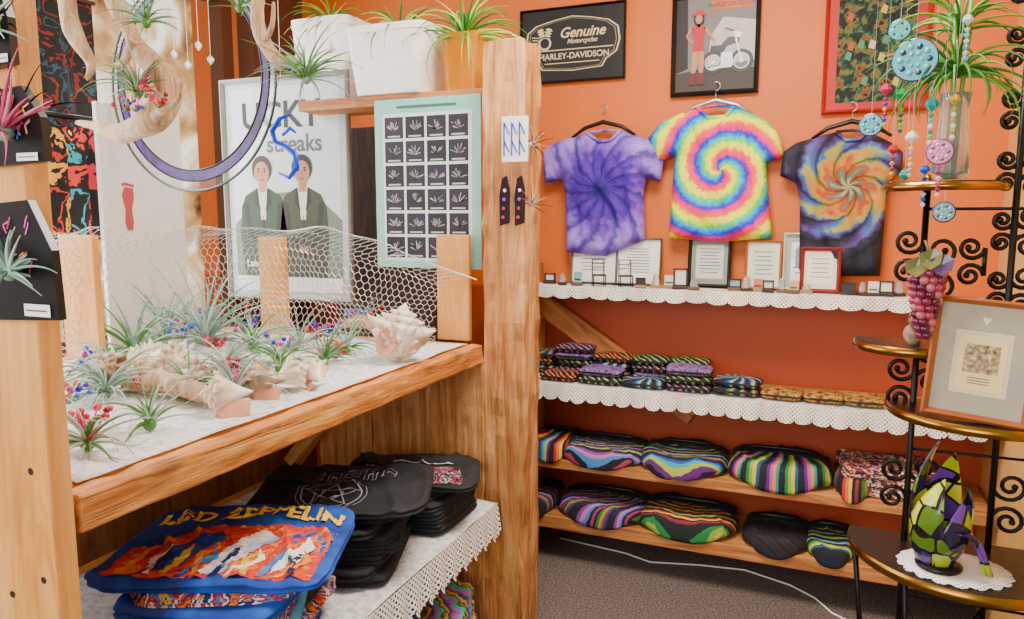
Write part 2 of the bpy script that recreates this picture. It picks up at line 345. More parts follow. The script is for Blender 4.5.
# ---------- tie dye shirts ----------
def cloth(P,m,step=.011,depth=.035,wr=.02,seed=0):
    b=MB(); xs=[p[0] for p in P]; ys=[p[1] for p in P]; x0,y0=min(xs),min(ys); nx=int((max(xs)-x0)/step)+2; ny=int((max(ys)-y0)/step)+2
    cells=[(i,j) for i in range(nx) for j in range(ny) if inside(x0+(i+.5)*step,y0+(j+.5)*step,P)]
    cs=set(cells); idx={}; vs=[]; fs=[]
    def vid(i,j,back):
        k=(i,j,back)
        if k in idx: return idx[k]
        x,y=x0+i*step,y0+j*step; full=all(c in cs for c in((i,j),(i-1,j),(i,j-1),(i-1,j-1))); d,qx,qy=near(x,y,P)
        if not full: x,y,d=qx,qy,0
        q=min(1,d/.05); bul=depth*math.sqrt(max(0,q*(2-q)))
        fold=abs(noise.noise(Vector((x*7+y*2.5,y*1.6-x*3,seed+2))))
        w=wr*q*noise.noise(Vector((x*9,y*2.4,seed)))+wr*.8*q*noise.noise(Vector((x*13+y*9,y*6-x*5,seed+5)))-wr*1.1*q*max(0,.22-fold)/.22
        vs.append((x,(0 if back else -bul+w-.004),y)); idx[k]=len(vs)-1; return idx[k]
    for i,j in cells:
        fs.append([vid(i,j,0),vid(i+1,j,0),vid(i+1,j+1,0),vid(i,j+1,0)])
        fs.append([vid(i,j,1),vid(i,j+1,1),vid(i+1,j+1,1),vid(i+1,j,1)])
        for (di,dj,a,c) in((-1,0,(i,j+1),(i,j)),(1,0,(i+1,j),(i+1,j+1)),(0,-1,(i,j),(i+1,j)),(0,1,(i+1,j+1),(i,j+1))):
            if (i+di,j+dj) not in cs: fs.append([vid(*a,0),vid(*a,1),vid(*c,1),vid(*c,0)])
    b.add(vs,fs,m); return b
def shirt(px,cpx,mat_fn,lab,neck,hang,seed,Y=3.44):
    c=PY(*cpx,Y); P=[(PY(u,v,Y).x-c.x,PY(u,v,Y).z-c.z) for u,v in px]
    e=T('tie_dye_shirt',lab,'t-shirt',c,group='tie-dye shirts hung on the wall')
    cloth(P,mat_fn,seed=seed).obj('shirt_body',e,smooth=True)
    N=[(PY(u,v,Y).x-c.x,PY(u,v,Y).z-c.z) for u,v in neck]
    b=MB(); b.tube([(x,-.024,z) for x,z in N],.008,mat_fn,6); b.tube([(N[0][0],-.012,N[0][1]),((N[0][0]+N[-1][0])/2,-.004,max(N[0][1],N[-1][1])+.004),(N[-1][0],-.012,N[-1][1])],.006,mat_fn,6); b.obj('neckband',e,smooth=True)
    hx,hz=PY(*hang,Y).x,PY(*hang,Y).z; h=T('clothes_hanger','hanger holding a tie-dye shirt','hanger',(hx,Y-.012,hz),group='hangers on the orange wall')
    col=BLACK if seed!=2 else pc('#c8c8c8',.3,.8)
    b=MB(); b.tube([(-.15,0,-.075),(-.09,0,-.035),(0,0,-.01),(.09,0,-.035),(.15,0,-.075)],[.006,.009,.010,.009,.006],col,8); b.obj('hanger_arms',h,smooth=True)
    b=MB(); b.tube([(0,0,-.01),(0,0,.03)]+[(.018*math.sin(a)-.0,0,.048-.018*math.cos(a)) for a in [i*.35 for i in range(12)]],.0022,pc('#b8b8b8',.3,.9),6); b.obj('hook',h,smooth=True)
    b=MB(); b.tube([(0,0,.068),(0,.06,.068)],.003,pc('#888888',.4,.8),6); b.obj('wall_nail',h)
shirt([(588,133),(570,138),(552,144),(543,152),(545,184),(563,179),(566,195),(567,252),(606,256),(645,240),(644,190),(647,178),(661,182),(665,150),(648,140),(634,134),(622,131),(612,141),(600,142)],
 (603,188),pat('dye_purple','burst',[(0,'#18085a'),(.15,'#3a1090'),(.35,'#5a20a8'),(.55,'#4a1a9c'),(.8,'#8a54d0'),(1,'#a884e0')],arms=13,twist=5,sc=30,nz=.7,streak=[(0,'#ffffff'),(.25,'#d8c8ff'),(.45,'#6a58b0'),(.55,'#4a3c98'),(.75,'#e8e0ff'),(1,'#ffffff')],rs=4.2),'small purple and lavender burst tie-dye t-shirt on a black hanger',[(588,133),(600,142),(612,141),(622,131)],(604,120),1)
shirt([(698,108),(682,113),(662,122),(648,138),(657,163),(676,155),(673,180),(669,238),(720,242),(772,238),(767,180),(766,162),(784,158),(780,135),(768,122),(750,112),(735,107),(726,117),(708,118)],
 (722,171),pat('dye_rainbow','spiral',[(0,'#f0007a'),(.12,'#ff2060'),(.20,'#ff8000'),(.29,'#fff000'),(.46,'#f0ff00'),(.55,'#50e820'),(.64,'#00c8c8'),(.76,'#0080f0'),(.86,'#1030d0'),(.93,'#9000c8'),(1,'#f0007a')],arms=2,twist=8.5,sc=50,nz=.36),'bright neon rainbow spiral tie-dye t-shirt on a wire hanger',[(698,108),(708,118),(726,117),(735,107)],(716,98),2)
shirt([(836,132),(820,136),(796,143),(783,152),(780,176),(796,183),(800,200),(799,272),(840,276),(880,276),(885,215),(889,180),(902,172),(903,152),(890,142),(878,136),(868,132),(860,140),(846,141)],
 (848,187),pat('dye_dark','burst',[(0,'#b8a868'),(.10,'#3a7a6a'),(.20,'#b03c18'),(.32,'#d88828'),(.42,'#98a848'),(.50,'#3a6ab0'),(.58,'#5a3a8a'),(.68,'#23263a'),(1,'#1a1e2c')],arms=7,twist=11,sc=22,nz=.45,streak=[(0,'#ffffff'),(.35,'#e8e8e8'),(.5,'#383c50'),(.65,'#e8e8e8'),(1,'#ffffff')],rs=2.9),'charcoal tie-dye t-shirt with orange, green and blue spiral',[(836,132),(846,141),(860,140),(868,132)],(852,119),3)
# ---------- framed pictures ----------
def fr(e,w,h,fw,fm,art,dep=.02):
    b=MB(); o=[(-w/2,0),(w/2,0),(w/2,h),(-w/2,h)]; i=[(-w/2+fw,fw),(w/2-fw,fw),(w/2-fw,h-fw),(-w/2+fw,h-fw)]; mid=[((p[0]*.6+q[0]*.4),(p[1]*.6+q[1]*.4)) for p,q in zip(o,i)]
    vs=[(x,.004,zz) for x,zz in o]+[(x,-dep*.7,zz) for x,zz in o]+[(x,-dep,zz) for x,zz in mid]+[(x,-dep*.45,zz) for x,zz in i]+[(x,0,zz) for x,zz in i]
    b.add(vs,[(L*4+k,L*4+(k+1)%4,(L+1)*4+(k+1)%4,(L+1)*4+k) for k in range(4) for L in range(4)],fm); b.obj('picture_frame',e)
    b=MB(); art(b,w-2*fw,h-2*fw); b.obj('print',e,loc=(0,-.003,fw))
    b=MB(); b.box((0,.003,h/2),(w-.004,.004,h-.004),pc('#5a4636')); b.obj('backing',e)
def frame(name,lab,cat,u0,v0,u1,v1,Y,fw,fm,art,tilt=0,group=None,z=None,rz=0):
    um,vm=(u0+u1)/2,(v0+v1)/2; x0=PY(u0,vm,Y).x; x1=PY(u1,vm,Y).x; zt=PY(um,v0,Y).z; zb=PY(um,v1,Y).z
    if z is not None: zb=z
    e=T(name,lab,cat,((x0+x1)/2,Y,zb),group=group,rot=(-tilt,0,rz)); fr(e,x1-x0,zt-zb,fw,fm,art); return e
def art_sign(b,w,h):
    b.rect(-w/2,0,w/2,h,BLACK,0); g=pc('#d8c8a0',.4); k=pc('#121212'); c=h*.5
    def badge(s,m,l):
        P=[(-.47,.02),(-.45,.20),(-.36,.30),(-.18,.36),(0,.40),(.18,.36),(.36,.30),(.45,.20),(.47,.02),(.44,-.14),(.34,-.24),(.30,-.34),(0,-.37),(-.30,-.34),(-.34,-.24),(-.44,-.14)]
        b.poly([(x*w*s,c+z*h*s) for x,z in P],m,l)
    badge(1,g,1); badge(.965,k,2); badge(.93,pc('#8a7c58'),3); badge(.91,k,4)
    b.text('Genuine',h*.20,w*.10,c+h*.16,g,6,shear=.3); b.text('Motorcycles',h*.09,w*.10,c+h*.04,g,6,shear=.3)
    b.ring(-w*.27,c+h*.04,h*.07,h*.10,g,5)
    for a in(-.35,.35):
        X=Matrix.Translation((-w*.27,0,c+h*.04))@Matrix.Rotation(a,4,'Y')
        b.rect(-h*.035,h*.08,h*.035,h*.22,g,5,X)
        for q in range(3): b.rect(-h*.055,h*(.11+q*.04),h*.055,h*(.122+q*.04),g,6,X)
    for q in range(4): b.line((-w*.40,c+h*(.14-q*.04)),(-w*.33,c+h*(.12-q*.035)),h*.012,g,6)
    b.rect(-w*.40,c-h*.075,w*.40,c-h*.06,g,5); b.text('HARLEY-DAVIDSON',h*.118,w*.02,c-h*.16,g,6); b.rect(-w*.27,c-h*.26,w*.27,c-h*.248,g,5)
frame('metal_sign','black framed winged badge motorcycle sign with cream lettering','sign',521,6,626,82,3.49,.010,pc('#101010',.3),art_sign)
def art_rider(b,w,h):
    b.rect(-w/2,0,w/2,h,pc('#7a7674'),0); b.poly([(-w/2,0),(w/2,0),(w/2,h*.22),(0,h*.26),(-w/2,h*.2)],pc('#3a3430'),1); b.poly([(-w*.1,h*.26),(w/2,h*.30),(w/2,h*.72),(w*.1,h*.78),(-w*.05,h*.6)],pc('#c8c2bc'),1)
    b.poly([(-w/2,h*.2),(-w*.34,h*.25),(-w*.36,h),(-w/2,h)],pc('#201c1a'),1)
    b.rect(-w*.06,h*.86,w*.46,h*.96,pc('#d8641a'),2); b.text('HARLEY-DAVIDSON',h*.055,w*.20,h*.91,BLACK,4)
    k=pc('#101012',.3); s=pc('#c8ccd0',.3,.3)
    for x in(-w*.02,w*.34): b.ring(x,h*.3,h*.085,h*.125,k,4); b.ring(x,h*.3,h*.075,h*.085,s,5); b.disc(x,h*.3,h*.02,s,5)
    b.poly([(-w*.06,h*.42),(w*.1,h*.40),(w*.16,h*.47),(w*.3,h*.5),(w*.31,h*.56),(w*.16,h*.56),(w*.08,h*.48),(-w*.05,h*.48)],k,6); b.poly([(w*.06,h*.26),(w*.24,h*.26),(w*.22,h*.4),(w*.09,h*.4)],s,5)
    b.line((w*.34,h*.3),(w*.24,h*.62),w*.02,s,7); b.line((w*.24,h*.62),(w*.12,h*.66),w*.018,k,7); b.disc(w*.29,h*.58,h*.03,s,7); b.line((-w*.05,h*.24),(w*.22,h*.25),w*.025,s,7)
    sk=pc('#c08460'); r=pc('#c01820'); jn=pc('#6a1018')
    b.poly([(-w*.30,h*.16),(-w*.255,h*.16),(-w*.20,h*.33),(-w*.215,h*.47),(-w*.28,h*.47),(-w*.29,h*.32)],sk,8); b.poly([(-w*.19,h*.16),(-w*.145,h*.16),(-w*.13,h*.33),(-w*.14,h*.47),(-w*.22,h*.47),(-w*.2,h*.33)],sk,8)
    b.poly([(-w*.32,h*.07),(-w*.24,h*.07),(-w*.245,h*.2),(-w*.305,h*.2)],jn,9); b.poly([(-w*.21,h*.07),(-w*.12,h*.07),(-w*.135,h*.2),(-w*.195,h*.2)],jn,9)
    b.poly([(-w*.29,h*.43),(-w*.13,h*.43),(-w*.16,h*.55),(-w*.12,h*.68),(-w*.17,h*.71),(-w*.25,h*.71),(-w*.3,h*.68),(-w*.26,h*.55)],r,9); b.line((-w*.13,h*.68),(w*.0,h*.52),w*.035,sk,9); b.line((-w*.29,h*.68),(-w*.36,h*.6),w*.035,sk,9); b.line((-w*.36,h*.6),(-w*.28,h*.52),w*.03,sk,9)
    b.rect(-w*.225,h*.69,-w*.195,h*.74,sk,9); b.disc(-w*.21,h*.775,w*.07,pc('#2a1810'),9,h*.075); b.disc(-w*.21,h*.775,w*.045,sk,10,h*.05); b.poly([(-w*.33,h*.815),(-w*.09,h*.815),(-w*.15,h*.83),(-w*.17,h*.87),(-w*.25,h*.87),(-w*.27,h*.83)],r,11)
frame('framed_poster','black framed poster of woman in red beside a motorcycle','poster',672,-8,760,95,3.49,.02,BLACK,art_rider)
def art_dark(b,w,h):
    b.rect(-w/2,0,w/2,h,pc('#b81c14'),0); b.rect(-w*.40,h*.06,w*.40,h*.96,pat('dark_collage','noise',['#0a0f0c','#16281e','#0e1a14','#24463a','#5a6a22','#8a3018','#101418'],sc=26,interp='CONSTANT'),2)
    for i in range(10):
        x=R.uniform(-.32,.32)*w; z=R.uniform(.1,.9)*h; b.poly([(x-.01,z),(x+.012,z-.01),(x+.018,z+.02),(x,z+.03)],pc(R.choice(['#3a8a5a','#c8a83a','#a83a24','#3a9aa0','#c8c8b8'])),3)
frame('framed_poster','red framed dark green jungle collage poster','poster',824,-12,930,112,3.49,.016,pc('#b01810',.3),art_dark)
def doc(lines=9,bg='#f4f1ea',border=None,photo=None,ink='#555555'):
    def f(b,w,h):
        b.rect(-w/2,0,w/2,h,pc(border or bg),0)
        if border: b.rect(-w*.38,h*.12,w*.38,h*.88,pc(bg),1)
        for i in range(lines):
            z=h*(.78-.6*i/lines); l=R.uniform(.22,.32)*w; b.rect(-l,z,l,z+h*.018,pc(ink),2)
        if photo: b.rect(-w*.26,h*.4,w*.26,h*.76,pc(photo),3)
    return f
G='small frames standing on the lace shelf'
for a in [(571,237,617,281,.008,'#5a5854','grey framed typed document on the lace shelf',doc(7,ink='#777777')),(616,238,661,281,.008,'#5a5854','thin grey framed typed document on the lace shelf',doc(9,ink='#777777')),
 (688,236,731,286,.015,'#1c1a18','dark framed certificate on the lace shelf',doc(8,'#cfd6cc','#8a9088')),(745,240,782,281,.011,'#b86a24','honey wood framed card on the lace shelf',doc(6,'#d8e4d0','#f0ead8')),
 (783,233,829,288,.012,'#dcd8d0','white framed notice on the lace shelf',doc(6,'#f6f3ee','#a8b0b4','#8a949c'))]:
    frame('picture_frame',a[6],'picture frame',a[0],a[1],a[2],a[3],3.43,a[4],pc(a[5],.4),a[7],.12,G,Z1+.008)
frame('picture_frame','dark red framed card leaning on the lace shelf','picture frame',800,247,841,292,3.36,.016,pc('#8a1c20',.4),doc(5,'#f4ece0','#e8dcc8'),.15,G,Z1+.008)
def art_old(b,w,h):
    b.rect(-w/2,0,w/2,h,pc('#a89e88'),0); b.rect(-w*.31,h*.18,w*.31,h*.76,pc('#d8c8a0'),1); b.rect(-w*.26,h*.22,w*.26,h*.72,pc('#ecd48c'),2); b.rect(-w*.19,h*.38,w*.19,h*.64,pat('old_photo','noise',['#4a3c2a','#a08a64','#e0d0a0'],sc=90),3)
    for i in range(3): b.rect(-w*.12,h*(.33-.025*i),w*.12,h*(.337-.025*i),pc('#554433'),3)
    g=pc('#e0d4b8'); b.poly([(0,h*.82),(w*.05,h*.87),(w*.03,h*.90),(0,h*.88),(-w*.03,h*.90),(-w*.05,h*.87)],g,3)
for i,(u,v,k,w,h) in enumerate([(548,287,'f',.06,.05),(563,286,'g',.04,.05),(577,288,'c',.05,.05),(641,288,'f',.05,.045),(655,286,'g',.05,.06),(668,288,'c',.06,.045),(680,289,'f',.07,.09),(694,291,'g',.05,.04),(734,292,'f',.06,.05),(746,291,'g',.05,.06),(757,293,'c',.05,.04),(768,293,'f',.05,.05),(781,294,'g',.04,.055),(793,296,'c',.05,.04),(806,297,'g',.05,.03),(848,297,'f',.06,.05),(862,298,'g',.04,.05),(873,298,'c',.05,.045),(886,300,'f',.06,.06),(899,301,'g',.05,.055)]):
    p=PY(u,v,3.31); e=T('trinket_stand','little glass and wood keepsake standing on lace','trinket',(p.x,3.30+R.uniform(0,.04),Z1+.008),R.uniform(-.25,.25),'keepsakes along the lace shelf')
    q=MB(); q.box((0,0,.006),(w,.03,.012),pc(R.choice(['#2a2420','#a8784a','#6a4a30','#3a2a20']))); q.obj('base',e,bevel=.002)
    q=MB(); cc=pc(['#e8e0d0','#c8a878','#8ab0b8','#303038','#c87a5a','#d8d8d0'][i%6])
    if k=='c': q.box((0,.004,.012+h/2),(w*.8,.002,h),cc,Matrix.Rotation(-.1,4,'X')); q.rect(-w*.3,h*.5,w*.3,h*.6,BLACK,-3)
    elif k=='f':
        for (x0,z0,x1,z1) in((-w*.45,.012,-w*.33,h),(w*.33,.012,w*.45,h),(-w*.45,h-.006,w*.45,h),(-w*.45,.012,w*.45,.018)): q.box(((x0+x1)/2,0,(z0+z1)/2),(x1-x0,.008,z1-z0),pc('#3a2a1c'))
        q.box((0,.002,h*.5),(w*.66,.003,h*.8),cc)
    else: q.lathe([(.001,.012),(w*.32,.013),(w*.36,.02),(w*.30,.012+h*.5),(w*.2,.012+h*.8),(.001,.012+h*.85)],pc('#dce4e4',.08,0,0,0,.7),10)
    q.obj({'c':'card','f':'tiny_frame','g':'glass_bead'}[k],e)
for u in(598,625):
    p=PY(u,288,3.30); e=T('miniature_chair','tiny dark wire dollhouse chair on the lace shelf','miniature chair',(p.x,3.31,Z1+.008),.4,'miniature wire chairs on the lace shelf'); s=.03
    q=MB(); q.box((0,0,.05),(2*s,2*s,.006),pc('#3a2c20')); q.obj('seat',e)
    for sx in(-1,1):
        for sy in(-1,1):
            q=MB(); q.tube([(sx*s*.9,sy*s*.9,0),(sx*s*.9,sy*s*.9,.05)],.0025,IRON,6); q.obj('leg',e)
    q=MB()
    for sx in(-1,1): q.tube([(sx*s*.9,s*.9,.05),(sx*s*.9,s*1.1,.12)],.0025,IRON,6)
    for z in(.08,.10,.12): q.tube([(-s*.9,s*1.0,z),(s*.9,s*1.0,z)],.002,IRON,6)
    q.obj('backrest',e)
# ---------- soft goods ----------
def ridge(v,t=.22): return (max(0,t-abs(noise.noise(v)))/t)**1.5
def crease(x,y,seed,nz):
    return nz*(.7*noise.noise(Vector((x*6,y*6,seed)))+.8*ridge(Vector((x*9+y*4,y*3-x*4,seed+7)))-.25+.30*ridge(Vector((x*20-y*12,y*16+x*6,seed+9)),.16)+.12*noise.noise(Vector((x*40,y*32,seed+3))))
def ringmesh(w,d,prof,m,n=4,seg=40,nz=.006,seed=0,front=0,lump=.04,fold=False,droop=None):
    b=MB(); vs=[]
    for s,z in prof:
        for j in range(seg):
            a=2*pi*j/seg; c,si=math.cos(a),math.sin(a); k=1+lump*noise.noise(Vector((c*1.3,si*1.3,seed+3+z*9)))+lump*.4*noise.noise(Vector((c*3,si*3,z*40+seed)))
            x=math.copysign(abs(c)**(2/n),c)*w/2*s*k; y=math.copysign(abs(si)**(2/n),si)*d/2*s*k
            if front and y<0: y*=1+front*(1-(x/(w/2))**2)
            z2=z
            if z>0: z2=max(.0005,z+(crease(x,y,seed,nz) if fold else nz*noise.noise(Vector((x*14,y*14,seed)))+nz*.5*noise.noise(Vector((x*40,y*30,seed))))*(min(1,z/.03)))
            if droop is not None and y<droop: q=droop-y; z2-=q*.95; y=droop-q*.45-.004*min(1,q*60)
            vs.append((x,y,z2))
    k=len(prof); fs=[(i*seg+j,i*seg+(j+1)%seg,(i+1)*seg+(j+1)%seg,(i+1)*seg+j) for i in range(k-1) for j in range(seg)]
    fs.append(tuple((k-1)*seg+j for j in range(seg))); fs.append(tuple(range(seg))[::-1]); b.add(vs,fs,m); return b
def foldprof(h,layers):
    p=[(.96,0)]
    for i in range(layers):
        z0=h*i/layers*.92; dz=h*.92/layers; p+=[(.962,z0+.0004),(.99,z0+dz*.25),(1.0,z0+dz*.5),(.99,z0+dz*.78),(.962,z0+dz*.98)]
    p+=[(.955,h*.97),(.93,h)]+[(.89-.047*i,h) for i in range(19)]; return p
def folded(lab,loc,rz,w,d,h,m,seed,group,art=None,nz=.012,collar=None,layers=3,n=8,lump=.03):
    e=T('folded_shirt',lab,'t-shirt',loc,rz,group); ringmesh(w,d,foldprof(h,layers),m,n,96,nz,seed,0,lump,True).obj('shirt_fabric',e,smooth=True)
    hf=lambda x,y:h+crease(x,y,seed,nz)+.002
    if art:
        b=MB(); art(b,w,d,lambda a,c:(a,c,hf(a,c))); b.obj('shirt_print',e)
    if collar:
        b=MB(); b.tube([(w*.16*math.cos(t),d*.38-d*.12*math.sin(t),hf(w*.16*math.cos(t),d*.38)) for t in [pi*i/14 for i in range(15)]],.006,collar,6); b.obj('collar',e,smooth=True)
        # folded-back sleeve lying across one corner
        b=MB(); b.grid(lambda s,t:(-w*.46+w*.30*s,d*.10+d*.34*t-w*.10*s,hf(-w*.46+w*.30*s,d*.10+d*.34*t-w*.10*s)+.006+.004*math.sin(s*pi)),10,10,m); b.obj('sleeve',e,smooth=True,solid=.004)
def subpoly(b,pts,m,fn,lift=0,st=.007):
    xs=[p[0] for p in pts]; ys=[p[1] for p in pts]; nx=int((max(xs)-min(xs))/st)+1; ny=int((max(ys)-min(ys))/st)+1; x0,y0=min(xs),min(ys); idx={};vs=[];fs=[]
    def vid(i,j):
        if (i,j) in idx: return idx[i,j]
        x,y=x0+i*st,y0+j*st
        if not inside(x,y,pts): _,x,y=near(x,y,pts)
        p=fn(x,y); vs.append((p[0],p[1],p[2]+lift)); idx[i,j]=len(vs)-1; return idx[i,j]
    for i in range(nx):
        for j in range(ny):
            if inside(x0+(i+.5)*st,y0+(j+.5)*st,pts): fs.append([vid(i,j),vid(i+1,j),vid(i+1,j+1),vid(i,j+1)])
    if vs: b.add(vs,fs,m)
BLUE=pat('royal_cotton','noise',['#0a2668','#1040a0','#1c60c4'],sc=9); BLUE2=pat('sky_cotton','noise',['#1458a0','#3088c8','#58b8e0'],sc=8); NAVY=pat('navy_cotton','noise',['#10141e','#1a2434','#243044'],sc=8); BLK=pat('black_cotton','noise',['#08090b','#121417','#1c1f25'],sc=8)
PSY=pat('psychedelic_print','noise',['#0e2c6a','#c82a1a','#e87a1a','#0e2c6a','#e0d8d0','#b81a1c','#2a78c0','#e8b02a','#0e2c6a'],sc=11,dist=1.5,interp='CONSTANT')
gp='blue band shirts piled on the lace cloth'
zz=LZ+.008
for i in range(8):
    m=[BLUE,BLUE2,PSY,NAVY,BLUE2,PSY,BLUE,PSY][i]; hh=[.026,.03,.026,.028,.03,.026,.028,.026][i]
    folded('folded %s shirt in a loosely stacked pile'%['royal blue','sky blue','blue red and yellow printed','navy','sky blue','orange and blue printed','dark blue','red and gold printed'][i],(-1.245+R.uniform(-.025,.02),1.28+R.uniform(-.03,.03),zz),-.02+R.uniform(-.2,.2)+.4,.36+R.uniform(-.02,.04),.44+R.uniform(-.03,.02),hh+.002,m,i+2,gp,layers=R.choice([2,3]),nz=.006,lump=.05,n=7); zz+=hh
def zep(b,w,d,fn):
    Y=pc('#ffc800',.6); Rd=pat('red_print','noise',['#5a0c14','#b81818','#e0400c','#b81818','#f0862a','#d82a1a'],sc=16,dist=1.5); Wt=pat('pale_print','noise',['#a8a8c8','#f0e0d8','#7aa0d0'],sc=18)
    subpoly(b,[(-w*.42,-d*.44),(w*.44,-d*.44),(w*.45,d*.1),(w*.3,d*.20),(w*.1,d*.16),(-w*.16,d*.18),(-w*.3,d*.0),(-w*.43,-d*.1)],Rd,fn,0)
    subpoly(b,[(-w*.3,-d*.42),(-w*.14,-d*.36),(-w*.02,-d*.05),(-w*.08,d*.08),(-w*.22,-d*.12)],pc('#123c90'),fn,.001)
    subpoly(b,[(-w*.02,-d*.42),(w*.08,-d*.38),(w*.14,-d*.1),(w*.20,d*.02),(w*.1,d*.12),(w*.04,-d*.02),(w*.0,-d*.2)],Wt,fn,.0015)
    subpoly(b,[(w*.26,-d*.40),(w*.34,-d*.3),(w*.39,-d*.1),(w*.33,d*.04),(w*.31,-d*.12),(w*.27,-d*.2)],pc('#f0ece8'),fn,.0015)
    for k in range(12):
        x=-w*.38+k*w*.066; c=pc(['#f0901a','#0e1c4a','#f4e8d8','#e0b01a','#2a78c0'][k%5]); q=.04*math.sin(k*2.1); subpoly(b,[(x,-d*.42),(x+.014,-d*.42),(x+.034+q,-d*.25),(x+.03,-d*.1),(x+.014+q,-d*.24)],c,fn,.002,.005)
    b.text('LED ZEPPELIN',.074,w*.0,d*.335,Y,0,drape=lambda a,c:(a,c-.7*a*a,fn(a,c-.7*a*a)[2]+.003))
folded('top royal blue rock band shirt with yellow lettering and red artwork',(-1.245,1.30,zz+.001),.38,.52,.44,.024,BLUE,31,gp,zep,nz=.016,n=6,lump=.06,layers=2)
def draw(b,pts,wd,m,fn,closed=False):
    P=[Vector(p) for p in pts]; 
    if closed: P.append(P[0])
    for A0,B0 in zip(P,P[1:]):
        L=(B0-A0).length; k=max(1,int(L/.008)); dd=(B0-A0).normalized(); nn=Vector((-dd.y,dd.x))*wd/2
        for i in range(k):
            p,q=A0.lerp(B0,i/k),A0.lerp(B0,(i+1)/k); vs=[fn(*(p+nn)),fn(*(p-nn)),fn(*(q-nn)),fn(*(q+nn))]; b.add([(v[0],v[1],v[2]+.003) for v in vs],[(0,1,2,3)],m)
def emblem(b,w,d,fn):
    g=pc('#98a0a8',.6); circ=lambda x,y,r,n:[(x+r*math.cos(2*pi*i/n),y+r*math.sin(2*pi*i/n)) for i in range(n)]
    draw(b,circ(-.02,-.07,.085,32),.004,g,fn,True); draw(b,circ(-.02,-.07,.10,32),.002,g,fn,True)
    st=[(-.02+.085*math.cos(pi/2+k*4*pi/5),-.07+.085*math.sin(pi/2+k*4*pi/5)) for k in range(5)]; draw(b,st,.004,g,fn,True)
    draw(b,circ(-.02,-.07,.035,5),.003,g,fn,True)
    for i in range(6):
        x=-.17+i*.055; y=.05
        draw(b,[(x,y),(x,y+.07),(x+.038,y+.07),(x+.038,y+.045),(x+.014,y+.045),(x+.014,y+.028),(x+.038,y+.028),(x+.038,y),(x+.024,y)] if i%2 else [(x,y),(x+.0,y+.05),(x+.018,y+.07),(x+.038,y+.05),(x+.038,y),(x+.026,y),(x+.026,y+.03),(x+.012,y+.03),(x+.012,y)],.0028,g,fn,True)
for i in range(7): folded('folded black cotton shirt in a pile on lace',(-1.28+R.uniform(-.015,.015),1.76+R.uniform(-.02,.02),LZ+.008+i*.027),R.uniform(-.2,.2)+.35,.36,.38,.029,BLK,50+i,'black shirts piled on the lace cloth',layers=2,nz=.006,lump=.05,n=7)
folded('black shirt with grey star emblem print on top of the pile',(-1.27,1.765,LZ+.009+7*.027),.42,.50,.40,.024,BLK,61,'black shirts piled on the lace cloth',emblem,nz=.018,collar=NAVY,n=6,lump=.07,layers=2)
def pink(b,w,d,fn):
    subpoly(b,[(-w*.40,-d*.42),(w*.40,-d*.42),(w*.36,d*.02),(-w*.36,d*.06)],pat('pink_print','noise',['#0e0c10','#5a1830','#b04060','#0e0c10','#a8a0a8','#0e0c10'],sc=38,interp='CONSTANT'),fn,.001)
    draw(b,[(-w*.3,d*.08),(-w*.1,d*.12),(w*.1,d*.08),(w*.3,d*.12)],.006,pc('#c8c0c8'),fn)
for i in range(5): folded('folded dark shirt lying on lace',(-1.255+R.uniform(-.01,.01),2.12,LZ+.008+i*.027),.05-.06*i,.38,.32,.029,BLK,70+i,'dark shirts by the cedar post',layers=2,nz=.006,lump=.05,n=7)
folded('black shirt with pink and grey print beside the cedar post',(-1.235,2.11,LZ+.009+5*.027),.40,.44,.34,.024,BLK,77,'dark shirts by the cedar post',pink,nz=.018,collar=NAVY,n=6,lump=.07,layers=2)
TD1=pat('tie_dye_fold','spiral',['#1a0a3a','#3a5a9a','#c83a8a','#2a8ac0','#3ac06a','#12122a','#e8a03a','#1a0a3a'],plane='xy',arms=5,twist=14,sc=30,nz=1.0)
for i in range(4): folded('folded multicoloured tie-dye shirt on the low shelf',(-1.22,2.03,.125+i*.046),.1*i,.4,.4,.049,TD1,80+i,'tie-dye shirts on the low shelf',nz=.012,lump=.05)
for i in range(3): folded('folded dark green and blue shirt on the low shelf',(-1.4,1.5,.125+i*.05),-.1*i,.4,.4,.049,NAVY,90+i,'dark shirts on the low shelf',nz=.01)
pal=[['#120a24','#5a1a7a','#c83a98','#d8902a','#1a8a8a','#1a1030'],['#0c1430','#1a4aa0','#2aa0b0','#a8b83a','#601a70','#101020'],['#0a1e12','#1a7a3a','#8aa82a','#d0c02a','#1a5080','#101a10'],['#1c0a0e','#c01c1e','#d8681c','#d8b82a','#0c0c0c','#8a1830'],['#16121e','#7a3a8a','#b868b0','#3a7ab0','#0c0c14','#9a2a5a'],['#101010','#3a6a2a','#8a9a2a','#9a2a4a','#2a2a70','#141414']]
PM=[pat('patchwork_%s'%n,k,p+[p[0]],plane='xy',arms=9,twist=14,sc=s,dist=5,nz=.6,interp='CONSTANT') for n,k,p,s in (('violet','wave',pal[0],9),('ocean','fan',pal[1],14),('meadow','wave',pal[2],8),('ember','wave',pal[3],10),('orchid','noise',pal[4],24),('moss','fan',pal[5],12))]
